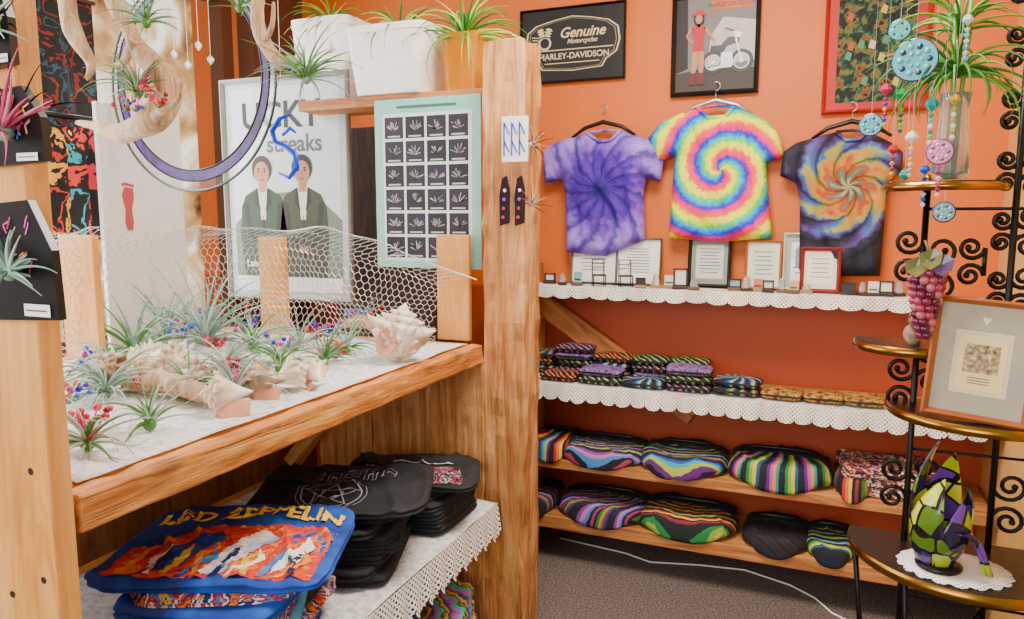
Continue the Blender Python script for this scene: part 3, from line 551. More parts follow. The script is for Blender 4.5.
def pouch(lab,x,y,z,w,d,h,m,rz=0,group=None,seed=0):
    e=T('fabric_pouch',lab,'pouch',(x,y,z),rz,group)
    ringmesh(w,d,[(.8,0),(.97,h*.2),(1,h*.5),(.98,h*.72),(.90,h*.88),(.75,h*.97),(.45,h*1.03),(.2,h*1.05)],m,5,44,.006,seed,0,.04).obj('pouch_body',e,smooth=True)
    b=MB(); b.tube([(math.copysign(abs(math.cos(a))**(2/5),math.cos(a))*w/2*1.01,math.copysign(abs(math.sin(a))**(2/5),math.sin(a))*d/2*1.01,h*.5) for a in [2*pi*i/40 for i in range(40)]],.0030,BLACK,5,True); b.obj('piping',e,smooth=True)
    b=MB(); b.box((0,-d*.515,h*.62),(w*.7,.004,.004),pc('#222222')); b.box((w*.3,-d*.515-.004,h*.5),(.005,.005,.010),BRASS); b.obj('zipper',e)
gp='patchwork pouches on the lace shelf'; names=['violet','ocean blue','green','red and yellow','orchid','mossy green']
for i,(u0,u1,yf,nl) in enumerate([(533,552,3.31,3),(553,588,3.31,4),(590,629,3.32,3),(630,666,3.32,3),(539,575,3.14,1),(576,618,3.14,2),(619,662,3.14,1),(664,710,3.15,3),(712,759,3.15,2),(761,802,3.15,1),(803,844,3.15,1),(845,886,3.15,1),(668,706,3.32,3)]):
    x0=PY(u0,390,yf).x; x1=PY(u1,390,yf).x
    for k in range(nl):
        c=(i*5+k*2+1)%6 if i<9 else [5,4,2][k%3]
        if i in(9,10,11): m=pat('earth_cloth','noise',['#4a2418','#9a5424','#b88a30','#5a5a20','#7a2a20'],sc=30,interp='CONSTANT'); n='rust and olive'
        else: m=PM[c]; n=names[c]
        pouch('small %s fabric pouch with black piping'%n,(x0+x1)/2+R.uniform(-.004,.004),yf+.075+R.uniform(-.006,.006),Z2+.01+k*.034,x1-x0+.006,.145,.033,m,R.uniform(-.12,.12),gp,i)
def bag(lab,u0,u1,z,m,h=.05,d=.26,yf=3.13,group=None,seed=0,front=.36):
    x0=PY(u0,480,yf).x; x1=PY(u1,480,yf).x; w=x1-x0; e=T('shoulder_bag',lab,'bag',((x0+x1)/2,yf+d/2,z),0,group)
    pr=[(.85,0.001),(.97,h*.15),(1,h*.35),(.98,h*.5),(.95,h*.66),(.91,h*.78),(.86,h*.87),(.79,h*.95),(.7,h),(.6,h),(.5,h),(.4,h),(.3,h),(.15,h)]
    ringmesh(w,d,pr,m,3.2,72,.010,seed,front,.04,True,-d/2-.002).obj('bag_body',e,smooth=True)
    b=MB(); b.grid(lambda s,t:(-w*.46+w*.92*s,d*(.06+.38*t)+.02*(1-abs(2*s-1)**2),h*1.0+.007+.006*math.sin(t*pi)-.02*abs(2*s-1)**4+crease(-w*.44+w*.88*s,d*.4*t,seed,.010)),24,10,pc(['#141a12','#120f18','#10141f'][seed%3],.8,0,.2)); b.obj('bag_flap',e,smooth=True,solid=.004)
    b=MB(); b.tube([(-w*.38,d*.3,h*.9),(-w*.25,d*.27,h*1.0+.016),(0,d*.24,h+.02),(w*.25,d*.28,h*1.0+.016),(w*.38,d*.3,h*.9)],.007,BLACK,6,flat=.5); b.obj('strap',e,smooth=True)
g3='patchwork shoulder bags on the middle shelf'; g4='patchwork shoulder bags on the lowest shelf'
for i,(u0,u1,c,h) in enumerate([(526,572,1,.075),(552,642,2,.065),(634,726,5,.075),(724,834,0,.09),(834,874,3,.07)]):
    fm=pat('bag_fan_%s'%['blue','green','lime','plum','rust'][i],'rings' if i in(1,2) else 'fan',pal[c]+pal[(c+2)%6],center=(0,.24),plane='xy',arms=16,twist=15 if i in(1,2) else 1,sc=8,nz=.18,interp='CONSTANT')
    bag('%s patchwork shoulder bag folded on the plank shelf'%names[c],u0,u1,Z3+.003,fm,h,.25,group=g3,seed=i+1)
for i,(u0,u1,c,h) in enumerate([(526,550,4,.075),(554,644,4,.08),(634,738,2,.08),(742,814,4,.06),(808,862,1,.06)]):
    fm=pat('bag_low_%s'%['teal','mauve','lime','brown','blue'][i],'wave' if i==3 else ('fan' if i==1 else 'rings'),(pal[c]+pal[(c+1)%6] if i!=3 else ['#100c10','#20141c','#34202a','#141014'])+['#181420'],center=(0,.24),plane='xy',arms=14,twist=13,sc=8,dist=3,nz=.22,interp='CONSTANT')
    bag('%s patchwork bag lying on the lowest plank shelf'%names[c],u0,u1,Z4+.003,fm,h,.25,group=g4,seed=i+8)
b=MB(); b.tube([(*PZ(u,v,.006).xy,.006) for u,v in [(560,538),(590,545),(625,553),(650,562),(700,565),(745,570),(790,585),(815,598),(832,613),(850,622)]],.004,WHITE,6); b.obj('power_cable',smooth=True,label='white electrical cable lying across the carpet',cat='cable')
# ---------- plants ----------
AG=pc('#7c9e8a',.6); AG2=pc('#b0c4b6',.6); AG3=pc('#4a8430',.5); APK=pc('#c04060',.5); APR=pc('#d8307a',.5)
def leaves(b,c,n,L,w,mats,e0=(.2,1.4),droop=1.2,curl=.5,seg=7,seed=1):
    r=random.Random(seed); c=Vector(c)
    for i in range(n):
        az=r.uniform(0,2*pi); el=r.uniform(*e0); l=L*r.uniform(.6,1.1); p=c.copy(); pts=[p.copy()]; dr=droop*r.uniform(.5,1.4); cu=curl*r.uniform(-1,1)
        for k in range(seg):
            q=k/seg; e=el-dr*q; a=az+cu*q; p=p+Vector((math.cos(e)*math.cos(a),math.cos(e)*math.sin(a),math.sin(e)))*l/seg
            if p.z<c.z-.011 and b.floor: p.z=c.z-.011
            pts.append(p.copy())
        b.tube(pts,[max(.0006,w*(1-(k/seg))**.8) for k in range(seg+1)],r.choice(mats),4)
def airplant(c,L=.1,n=26,w=.0035,mats=(AG,AG2),lab='silvery green spiky air plant on the display',seed=1,droop=1.3,flower=None,e0=(.1,1.5),floor=True):
    e=T('air_plant',lab,'air plant',c,group='air plants in the driftwood display'); b=MB(); b.floor=floor; leaves(b,(0,0,.012),n,L,w,list(mats),e0,droop,.7,8,seed); b.sph((0,0,.012),.014,mats[0],8); b.obj('leaf_rosette',e,smooth=True)
    if flower:
        b=MB(); leaves(b,(0,0,.015),8,L*.5,w*1.1,[flower],(.8,1.5),.3,.2,5,seed+9); b.obj('flower',e,smooth=True)
S=SZ+.008
for i,(u,v,L,n,k,dr) in enumerate([(106,398,.20,54,0,2.2),(205,345,.36,50,0,.8),(150,430,.13,26,2,1.2),(88,450,.15,34,2,1.7),(235,400,.18,38,0,1.5),(280,372,.18,34,2,1.8),(325,364,.15,28,1,1.2),(365,322,.14,24,0,1),(190,394,.15,26,1,1),(348,352,.15,28,2,1.2),(135,356,.24,34,1,1.0),(252,350,.22,34,2,1.3),(165,342,.28,34,0,.9),(112,378,.20,40,2,2.2),(300,350,.18,30,0,1.3),(225,374,.17,30,0,1.2)]):
    p=PZ(u,v,S); airplant((p.x,p.y,S),L,n,.0058 if L>.23 else .004,[(AG,AG2),(AG3,AG),(AG3,AG2)][k],['curly silver','spiky grey-green','bright green wispy'][k]+' air plant resting among shells',i+3,dr,APR if i in(3,4,6) else None)
def cluster(name,lab,cat,c,n,r0,rad,mats,seed,group):
    r=random.Random(seed); e=T(name,lab,cat,c,group=group); b=MB(); st=MB(); 
    for i in range(n):
        a=r.uniform(0,2*pi); q=rad*r.random()**.5; z=r.uniform(.1,1)*rad; p=(q*math.cos(a),q*math.sin(a),z+r0); b.sph(p,r0*r.uniform(.8,1.15),r.choice(mats),8); st.tube([(0,0,0),(p[0]*.5,p[1]*.5,z*.6),p],.0009,AG3,4)
    b.obj('berries' if 'berr' in name else 'beads',e,smooth=True); st.obj('stems',e)
RB=[pc('#c8142a',.25),pc('#e02a50',.25),pc('#8a1020',.25)]; BB=[pc('#0c1ab0',.1),pc('#5a0cb0',.1),pc('#b81a90',.1),pc('#1a70d8',.1)]
for i,(u,v,n) in enumerate([(152,394,20),(92,430,14),(228,378,16),(216,352,12),(378,325,16),(336,360,16),(64,405,10),(242,392,12),(315,348,14),(172,372,10)]):
    p=PZ(u,v,S); cluster('berry_sprig','sprig of shiny red berries tucked among the plants','berries',(p.x,p.y,S+(.03 if v<350 else .004)),n,.0085,.038,RB,i,'red berry sprigs on the plant display')
for i,(u,v,n) in enumerate([(185,348,18),(200,336,18),(328,348,12),(358,334,16),(100,380,12),(282,362,10),(245,345,12),(175,330,14),(70,420,8),(212,330,12)]):
    p=PZ(u,v,S); cluster('bead_sprig','sprig of blue and purple glass beads among the plants','beads',(p.x,p.y,S+.035),n,.0075,.05,BB,i+30,'glass bead sprigs on the plant display')
SH=pat('shell_cream','noise',['#b89878','#e8d8c0','#faf4e8'],sc=9,rough=.4); SHB=pat('shell_brown','noise',['#5a4030','#a88868','#e0d4c4'],sc=20,rough=.5); SHP=pc('#d89878',.3)
def conch(lab,loc,s,rot,m,sp=1,squat=False):
    e=T('seashell',lab,'seashell',loc,rot=rot,group='seashells on the plant display'); b=MB(); n=40
    prof=[(.02,-1.25),(.10,-1.1),(.20,-.85),(.40,-.45),(.66,-.05),(.82,.22),(.80,.36),(.52,.44),(.56,.52),(.52,.60),(.32,.68),(.35,.74),(.30,.80),(.17,.88),(.18,.93),(.10,1.0),(.01,1.1)]
    if squat: prof=[(.02,-.80),(.22,-.78),(.45,-.60),(.60,-.35),(.72,-.05)]+prof[5:]
    vs=[]
    for k,(r,z) in enumerate(prof):
        for j in range(n):
            a=2*pi*j/n; rr=r*(1+.06*math.cos(8*a)*(1 if r>.3 else 0))+.25*r*max(0,math.cos(a))**2*(1 if z<.3 else .3); zz=z+.10*(j/n-.5)*(1 if z>.3 else .3)
            vs.append((rr*math.cos(a)*s,rr*math.sin(a)*s,zz*s))
    b.add(vs,[(i*n+j,i*n+(j+1)%n,(i+1)*n+(j+1)%n,(i+1)*n+j) for i in range(len(prof)-1) for j in range(n)],m)
    rows=[(.80,.30,.42,9),(.54,.55,.2,8),(.33,.76,.12,7)]+([(.70,-.08,.24,9),(.58,-.40,.16,8)] if squat else [])
    for r,z,l,c in rows:
        l*=sp
        for j in range(c):
            a=2*pi*j/c+.2+z; rr=r*(1+.2*max(0,math.cos(a))**2); d=Vector((math.cos(a),math.sin(a),.25)); p=Vector((rr*math.cos(a),rr*math.sin(a),z)); q=(l/.42)**.5; b.tube([(p-d*.12)*s,(p+d*l*.4)*s,(p+d*l+Vector((0,0,l*.25)))*s],[.24*s*q,.13*s*q,.012*s],m,8)
    b.obj('shell_body',e,smooth=True)
    if not squat:
        b=MB(); b.grid(lambda u,v:((.35+.62*v+.12*math.sin(u*pi))*s,(-.50+.05*math.sin(u*9)-.30*v*v+.34*(1-v))*s,(-1.15+1.45*u+.1*v*math.sin(u*18))*s),20,8,SHP); b.obj('shell_lip',e,smooth=True,solid=.003)
    else:
        b=MB(); b.grid(lambda u,v:((-.15+.35*math.cos(u*2*pi)*(.3+.7*v))*s,(-.80-.02*v+.12*(1-v))*s,(-.22+.50*math.sin(u*2*pi)*(.3+.7*v))*s),24,6,SHP); b.obj('shell_lip',e,smooth=True,solid=.003)
p=PZ(398,360,S); conch('large spiky cream conch shell standing by the pine board',(p.x,p.y,S+.078),.092,(-.12,.22,.3),SH,.85,True)
for i,(u,v,s,m) in enumerate([(168,376,.055,SH),(262,396,.05,SHB),(292,390,.045,SH),(112,390,.055,SHB),(225,412,.05,SH),(316,386,.04,SH),(140,380,.05,SH),(198,398,.05,SHB)]):
    p=PZ(u,v,S); conch('ridged %s seashell lying on the cloth'%('white' if m is SH else 'brown mottled'),(p.x,p.y,S+s*.9),s,(1.45+R.uniform(-.3,.3),R.uniform(-.4,.4),R.uniform(0,6)),m,.6)
def coral(u,v,s,seed):
    r=random.Random(seed); p=PZ(u,v,S); b=MB()
    for i in range(34):
        a=r.uniform(0,2*pi); el=r.uniform(.1,1.4); l=s*r.uniform(.6,1.1); d=Vector((math.cos(a)*math.cos(el),math.sin(a)*math.cos(el),math.sin(el)*.8)); b.tube([Vector((0,0,.005)),d*l*.5+Vector((0,0,.004)),d*l],[.012,.009,.002],SH,6)
    b.sph((0,0,.01),s*.55,SH,12,(1,1,.6),.4); b.obj('coral_piece',loc=(p.x,p.y,S),smooth=True,label='chunky white branching coral piece among plants',cat='coral',group='coral pieces on the plant display')
for i,(u,v,s) in enumerate([(180,365,.09),(215,395,.08),(150,360,.08),(255,385,.06),(286,350,.07),(232,368,.07)]): coral(u,v,s,i)
DW=wood('driftwood',['#8a6444','#b8936a','#d8bc94','#ecdcc0'],'Z',2.0,False,bs=.8)
def dw(name,lab,paths,loc=(0,0,0),cat='driftwood'):
    b=MB()
    for pts,r in paths:
        P=[Vector(p) for p in pts]; Q=[];RR=[]
        for i in range(len(P)-1):
            for k in range(8):
                t=k/8; a=P[max(0,i-1)];c=P[i];d=P[i+1];f=P[min(len(P)-1,i+2)]
                q=.5*((2*c)+(d-a)*t+(2*a-5*c+4*d-f)*t*t+(-a+3*c-3*d+f)*t**3); Q.append(q+Vector((noise.noise(q*9),noise.noise(q*9+Vector((5,0,0))),noise.noise(q*9+Vector((0,9,0)))))*.012); w=r[i]+(r[i+1]-r[i])*t; RR.append(w*(1+.28*noise.noise(q*14)))
        Q.append(P[-1]); RR.append(r[-1]*.6); b.tube(Q,RR,DW,12)
    return b.obj(name,smooth=True,loc=loc,label=lab,cat=cat)
def pp(l,Y): return [PY(u,v,Y+dy) for u,v,dy in l]
dw('driftwood_branch','thick pale driftwood branch hanging with air plants',[(pp([(108,-30,0),(116,10,0),(136,42,.03),(158,70,0),(166,98,0),(150,122,-.02),(120,132,0),(96,128,.02),(76,122,.02)],1.55),[.026,.026,.024,.032,.032,.034,.028,.016,.004]),(pp([(150,122,0),(160,112,-.05),(178,98,-.05),(184,80,-.05)],1.55),[.020,.014,.007,.003]),(pp([(136,42,0),(125,60,0),(112,66,0)],1.55),[.014,.009,.003])])
dw('driftwood_branch','thick driftwood limb hanging near the pine board',[(pp([(62,-30,0),(68,10,0),(78,40,0),(90,62,.03),(86,78,0)],1.5),[.028,.024,.022,.014,.005])])
dw('driftwood_branch','driftwood hook holding a hanging air plant',[(pp([(262,-30,0),(257,10,0),(263,42,0),(278,62,0),(294,60,0),(306,72,0)],1.9),[.026,.021,.019,.020,.012,.004]),(pp([(262,45,0),(272,26,-.03),(274,2,-.02)],1.9),[.012,.008,.004])])
dw('driftwood_branch','flat driftwood piece lying beside the conch shell',[([PZ(340,328,S+.02),PZ(356,322,S+.05),PZ(374,326,S+.05),PZ(388,338,S+.02)],[.010,.026,.020,.006])])
dw('driftwood_branch','knobbly driftwood lying under the air plants',[([PZ(125,386,S+.015),PZ(160,382,S+.035),PZ(185,389,S+.035),PZ(235,404,S+.015)],[.016,.026,.026,.012])])
airplant(PY(138,98,1.5),.16,34,.004,(AG3,AG),'green air plant perched on hanging driftwood',41,1.4,APR,floor=False)
airplant(PY(146,28,1.5),.12,28,.003,(AG3,AG),'small air plant in hanging driftwood',42,1.4,floor=False)
airplant(PY(240,12,1.9),.13,22,.003,(AG3,AG2),'wispy air plant beside the glass ring',44,1.2,floor=False)
airplant(PY(306,84,1.85),.20,50,.004,(AG,AG3),'silvery air plant hanging from driftwood hook',43,1.4,floor=False)
for i,(u,v) in enumerate([(145,98),(124,112),(158,108)]): cluster('berry_sprig','red berries wired on hanging driftwood','berries',PY(u,v,1.49),9,.007,.028,RB,70+i,'berry sprigs on driftwood')
cluster('bead_sprig','blue glass beads wired on hanging driftwood','beads',PY(135,112,1.48),10,.005,.03,BB,79,'berry sprigs on driftwood')
def plaque(u0,v0,u1,v1,lab,seed,pinkp):
    Y=.755; x0=PY(u0,(v0+v1)/2,Y).x; x1=PY(u1,(v0+v1)/2,Y).x; zt=PY(30,v0,Y).z; zb=PY(30,v1,Y).z; w=x1-x0;h=zt-zb
    e=T('wall_plaque',lab,'plaque',((x0+x1)/2,Y,zb),group='black plant plaques on the pine board')
    b=MB(); b.prism([(-w/2,0),(w/2,h*.04),(w*.47,h*.6),(w*.2,h),(-w/2,h*.96)],-.008,.004,pc('#0b0c10',.3)); b.obj('plaque_board',e)
    b=MB(); r=random.Random(seed)
    for i in range(18):
        x=r.uniform(-.4,.28)*w; z=r.uniform(.3,.88)*h; c=pc(r.choice(['#d8283a','#e8c02a','#2a8ad0','#d83ab0'])); x2=x+r.uniform(-.008,.008); b.line((x,z),(x2,z+.012),.0025,c,1); b.line((x2,z+.012),(x+.008,z+.018),.0025,c,1)
    b.rect(w*.05,h*.06,w*.4,h*.16,WHITE,1); b.rect(w*.08,h*.10,w*.36,h*.115,pc('#606060'),2); b.obj('painted_squiggles',e,loc=(0,-.009,0))
    ms=(APK,pc('#d88aa0'),APK) if pinkp else (AG2,AG)
    q=T('air_plant',('pink-red' if pinkp else 'silver green')+' air plant fixed to a black plaque','air plant',((x0+x1)/2+.0,Y-.012,zb+h*.42),group='air plants on black plaques'); b=MB(); leaves(b,(0,-.012,0),40,.15 if pinkp else .10,.004,list(ms),(-.2,1.4),.7,.5,7,seed)
    b.v=[Vector((p.x,min(p.y,.006)*1.0,p.z)) for p in b.v]; b.sph((0,-.008,0),.014,AG,8); b.obj('leaf_rosette',q,smooth=True)
plaque(-12,86,48,166,'black plaque with colourful squiggles and pink air plant',5,True)
plaque(-12,200,60,322,'black plaque with colourful squiggles and silver air plant',6,False)
plaque(-12,-20,14,66,'black painted plaque high on the pine board',8,False)
# ---------- hanging ring, panels, posters ----------
c=PY(190,83,2.0); e=T('stained_glass_ring','large round clear glass hoop with dark purple inner rim','stained glass panel',c); r0=.365
circ=lambda r,dz=0:[(r*math.cos(a),0,dz+r*math.sin(a)) for a in [2*pi*i/72 for i in range(72)]]
b=MB(); b.tube(circ(r0),.005,pc('#4a5a54',.3,.8),6,True); b.tube(circ(r0*.93,.008),.003,pc('#2a2a30',.3,.9),6,True); b.tube(circ(r0*.85,.016),.003,pc('#2a2a30',.3,.9),6,True); b.obj('metal_rim',e,smooth=True)
b=MB(); vs=[]
for i in range(73):
    a=2*pi*i/72; vs+=[(r0*.93*math.cos(a),0,.008+r0*.93*math.sin(a)),(r0*.85*math.cos(a),0,.016+r0*.85*math.sin(a))]
b.add(vs,[(2*i,2*i+1,2*i+3,2*i+2) for i in range(72)],pat('violet_glass','noise',['#180824','#3a1460','#4a2278','#101030'],sc=9,dist=1,rough=.45)); b.obj('purple_band',e)
b=MB(); vs=[]
for i in range(73):
    a=2*pi*i/72; vs+=[(r0*math.cos(a),0,r0*math.sin(a)),(r0*.93*math.cos(a),0,.008+r0*.93*math.sin(a))]
b.add(vs,[(2*i,2*i+1,2*i+3,2*i+2) for i in range(72)],pc('#b8c8c8',.05,0,0,0,.8,.12)); b.obj('clear_band',e)
b=MB(); b.tube([(-.1,0,r0),(-.05,0,.9)],.0015,IRON,4); b.tube([(.1,0,r0),(.05,0,.9)],.0015,IRON,4); b.obj('hanging_wire',e)
for k,(dx,dz) in enumerate([(-.06,.10),(.0,.06),(.05,.12),(.10,.07)]):
    b=MB(); b.tube([(0,0,.012),(0,0,.31*math.cos(dx*2)-dz)],.0007,WHITE,4); b.lathe([(0,-.02),(.010,-.006),(.012,.002),(.006,.010),(0,.014)],pc('#d8e8ec',.05,0,0,0,.5),6); b.obj('crystal_drop',e,loc=(dx,-.004,dz))
XB=-2.42; zt=PX(137,108,XB).z; y0=PX(100,200,XB).y; y1=PX(182,200,XB).y; w=y1-y0
e=T('white_banner','tall plain white board with a red footprint mark','board',(XB,(y0+y1)/2,0))
b=MB(); b.box((0,0,zt/2),(.02,w,zt),pc('#e8e4de',.7)); b.obj('board_panel',e,bevel=.003)
b=MB(); X=Matrix.Rotation(pi/2,4,'Z'); rd=pc('#c0484a'); b.poly([(-.012,-.08),(.010,-.085),(.018,-.045),(.012,0),(.024,.045),(.022,.08),(-.016,.085),(-.028,.055),(-.016,0),(-.02,-.045)],rd,1,X)
for i in range(5): b.disc(-.022+i*.011,.096-.002*abs(i-1),.005,rd,1,.007,X=X)
b.obj('footprint',e,loc=(.0115,PX(127,210,XB).y-(y0+y1)/2,PX(127,210,XB).z))
for i,(u,cols) in enumerate([(58,['#08080c','#08080c','#c8281e','#08080c','#e8a02a','#08080c','#08080c']),(80,['#101010','#101010','#2aa0b0','#101010','#d83a2a','#101010','#e8c83a']),(95,['#100c0c','#100c0c','#d02a3a','#101010'])]):
    p0=PX(u,240,-2.5); p1=PX(u,128,-2.5); hh=p1.z-p0.z; e=T('hanging_garment','dark garment with bright coloured print on a rail','garment',(p0.x,p0.y,p0.z),pi/2,'garments hanging by the window')
    cloth([(-.06,0),(.06,0),(.06,hh*.7),(.09,hh*.55),(.11,hh*.6),(.06,hh*.95),(.02,hh),(-.02,hh),(-.06,hh*.95),(-.11,hh*.6),(-.09,hh*.55),(-.06,hh*.7)],pat('garment_%s'%['red','teal','crimson'][i],'noise',cols,sc=9,dist=.6,interp='CONSTANT'),.014,.02,.01,i).obj('garment_cloth',e,smooth=True)
    b=MB(); b.tube([(-.05,0,hh-.005),(0,0,hh+.02),(.05,0,hh-.005)],.005,BLACK,6); b.obj('hanger_bar',e)
p1=PX(75,126,-2.5); b=MB(); b.tube([(0,-.3,0),(0,.35,0)],.01,IRON,8); b.obj('clothes_rail',loc=(p1.x,p1.y,p1.z+.03),smooth=True,label='dark metal rail carrying garments by the window',cat='rail')
e=T('patterned_hanging','dark wall cloth with a few small bright painted motifs','wall cloth',(-2.60,1.86,1.66)); b=MB(); b.grid(lambda s,t:(.012*math.sin(s*20),-.24+.48*s,.74*t),30,10,pat('motif_cloth','noise',['#14100e','#14100e','#14100e','#7a2018','#14100e','#14100e','#1a4a58','#14100e','#14100e','#14100e'],sc=12,interp='CONSTANT')); b.obj('cloth_panel',e,smooth=True,solid=.003)
b=MB(); b.tube([(0,-.26,.745),(0,.26,.745)],.008,pc('#4a2a16'),8); b.obj('hanging_rod',e)
def art_air(b,w,h):
    b.rect(-w/2,0,w/2,h,pc('#8ccebc'),0); b.rect(-w*.42,h*.04,w*.42,h*.915,pc('#dce6e2'),1)
    b.rect(-w*.28,h*.945,w*.28,h*.96,pc('#3a6a60'),3)
    for i in range(4):
        for j in range(6):
            x=-w*.40+i*w*.203; z=h*.06+j*h*.142; b.rect(x,z,x+w*.18,z+h*.125,pc(['#121218','#1a1a26','#221a28'][(i+j)%3]),2); cx,cz=x+w*.09,z+h*.045; r=random.Random(i*9+j)
            for k in range(11): a=r.uniform(.2,2.9); l=w*r.uniform(.05,.085); b.line((cx,cz),(cx+l*math.cos(a),cz+l*math.sin(a)),w*.006,pc(r.choice(['#a8b8a8','#c8b0c8','#8a8aa8','#a890a0'])),3)
            b.rect(x+w*.03,z+h*.008,x+w*.15,z+h*.016,pc('#c8c8c8'),3)
def flat(name,lab,cat,q,Y,art,th=.006,rz=0,tilt=0):
    u0,v0,u1,v1=q; um,vm=(u0+u1)/2,(v0+v1)/2; x0=PY(u0,vm,Y).x;x1=PY(u1,vm,Y).x;zt=PY(um,v0,Y).z;zb=PY(um,v1,Y).z; w,h=x1-x0,zt-zb
    e=T(name,lab,cat,((x0+x1)/2,Y,zb),rot=(tilt,0,rz)); b=MB(); b.box((0,th/2+.001,h/2),(w,th,h),pc('#8ccebc')); b.obj('board',e); b=MB(); art(b,w,h); b.obj('print',e); return e
flat('plant_poster','mint green poster with a grid of plant photographs','poster',(376,97,481,268),2.47,art_air)
def art_duo(b,w,h):
    b.rect(-w/2,0,w/2,h,pc('#b8c2c2'),0); b.rect(-w*.45,h*.02,w*.45,h*.975,pc('#d0d8d8'),1); dk=pc('#24282c')
    b.poly([(-w*.45,h*.05),(w*.45,h*.05),(w*.45,h*.36),(w*.2,h*.5),(-w*.2,h*.48),(-w*.45,h*.34)],pc('#6a7a66'),2)
    b.text('UCKY',h*.17,-w*.03,h*.84,dk,3); b.text('streaks',h*.11,w*.08,h*.71,pc('#5a6064'),3)
    for x,c,hd,sk in((-w*.2,'#2c4228','#3a2818','#c08c68'),(w*.14,'#363a20','#181410','#b07c58')):
        sk=pc(sk); cc=pc(c); dk2=pc('#1a2416')
        b.poly([(x-w*.18,h*.09),(x+w*.18,h*.09),(x+w*.205,h*.28),(x+w*.19,h*.42),(x+w*.15,h*.475),(x+w*.05,h*.51),(x-w*.05,h*.51),(x-w*.15,h*.475),(x-w*.19,h*.42),(x-w*.205,h*.28)],cc,3); b.poly([(x-w*.04,h*.51),(x+w*.04,h*.51),(x+w*.02,h*.36),(x-w*.02,h*.36)],pc('#d8d4c8'),4)
        b.poly([(x-w*.05,h*.51),(x-w*.02,h*.40),(x-w*.07,h*.44)],dk2,5); b.poly([(x+w*.05,h*.51),(x+w*.02,h*.40),(x+w*.07,h*.44)],dk2,5); b.line((x,h*.38),(x,h*.1),w*.006,dk2,5)
        b.rect(x-w*.03,h*.49,x+w*.03,h*.55,sk,5); b.disc(x,h*.600,w*.085,pc(hd),6,h*.062); b.disc(x,h*.582,w*.064,sk,7,h*.052)
        for s in(-1,1): b.disc(x+s*w*.026,h*.588,w*.008,dk,8); b.line((x+s*w*.014,h*.600),(x+s*w*.038,h*.600),w*.008,pc(hd),8); b.poly([(x+s*w*.17,h*.44),(x+s*w*.14,h*.30),(x+s*w*.03,h*.20),(x+s*w*.04,h*.24),(x+s*w*.11,h*.32),(x+s*w*.13,h*.44)],dk2,4); b.disc(x+s*w*.02,h*.22,w*.022,sk,6)
        b.line((x-w*.02,h*.550),(x+w*.02,h*.550),w*.008,pc('#8a3a34'),8); b.line((x,h*.588),(x+w*.007,h*.566),w*.007,pc('#8a5a3c'),8)
    b.text('Lanc',h*.045,-w*.3,h*.15,WHITE,6); b.rect(-w*.45,h*.02,w*.45,h*.09,pc('#dce0e0'),6)
frame('framed_poster','pale show poster of two men in green jackets','poster',226,75,352,300,2.62,.02,pc('#88847c',.4),art_duo)
ZP=PY(415,96,2.55).z
boxo('plant_shelf',(-1.5,2.58,ZP-.02),(.9,.2,.04),ROUGHX,.003,label='cedar plank shelf carrying white planters',cat='shelf')
boxo('wooden_cabinet',(-1.83,3.05,1.0),(.5,.3,2.0),wood('dark_oak',['#2a1810','#4a2e1a','#6a4426'],'Z',1),.004,label='dark brown wooden cupboard behind the posters',cat='cupboard')
def planter(u0,u1,v0,lab,col,Y=2.56,seed=0,L=.2,glass=False):
    x0=PY(u0,60,Y).x; x1=PY(u1,60,Y).x; w=x1-x0; h=PY((u0+u1)/2,v0,Y).z-ZP; e=T('planter',lab,'planter',((x0+x1)/2,Y+.02,ZP),group='planters on the high plank')
    m=pc(col,.35) if not glass else pc(col,.08,0,0,.12,.6)
    ringmesh(w,w*.75,[(.80,0),(.82,h*.05),(.97,h*.88),(.97,h*.9),(1.0,h*.9),(1.0,h),(.93,h),(.92,h*.9),(.1,h*.88)],m,7,44,0,0,0,0).obj('pot',e)
    b=MB(); leaves(b,(0,0,h*.88),46,L,.006,[pc('#206a10'),pc('#58a01c'),pc('#a8bc48')],(.2,1.5),2.0,.3,8,seed); b.obj('foliage',e,smooth=True)
planter(302,360,22,'tall white ceramic planter with green strap leaves','#f0ece4',2.70,seed=2,L=.24)
planter(358,438,30,'wide white ceramic planter with spilling foliage','#f2f0ea',2.54,seed=3,L=.24)
planter(444,482,34,'amber glass planter with spider plant leaves','#e09a10',2.54,seed=4,L=.34,glass=True)
p=PY(283,145,1.9); e=T('glass_ornament','cobalt blue curly glass ornament hanging on a thread','ornament',p); b=MB(); gl=pc('#0c3ad8',.1,0,0,.15,.2)
b.tube([(.03,0,.09),(-.01,0,.08),(-.04,0,.045),(-.03,0,.01),(.01,0,-.005),(.045,0,-.03),(.05,0,-.07),(.02,0,-.10),(-.02,0,-.085)],[.003,.007,.009,.008,.008,.009,.009,.007,.003],gl,8); b.tube([(.0,0,.03),(.03,0,.05),(.05,0,.035)],[.005,.006,.003],gl,8); b.obj('glass_curl',e,smooth=True)
b=MB(); b.tube([(0,0,.085),(0,0,.75)],.0008,WHITE,4); b.obj('thread',e)
yf=2.368
e=T('letter_tile','small white tile with blue lettering strokes on the post','tile',PY(515,162,yf-.01)); b=MB(); b.box((0,0,.075),(.095,.008,.15),WHITE); b.obj('tile',e,bevel=.002)
b=MB(); bl=pc('#2a4ac0')
for x in(-.028,0,.028):
    b.line((x-.01,.02),(x-.01,.13),.006,bl,1); b.line((x-.01,.13),(x+.010,.09),.005,bl,1); b.line((x-.01,.07),(x+.010,.03),.005,bl,1); b.disc(x+.004,.10,.006,pc('#6a9ad8'),2)
b.obj('painted_strokes',e,loc=(0,-.005,0))
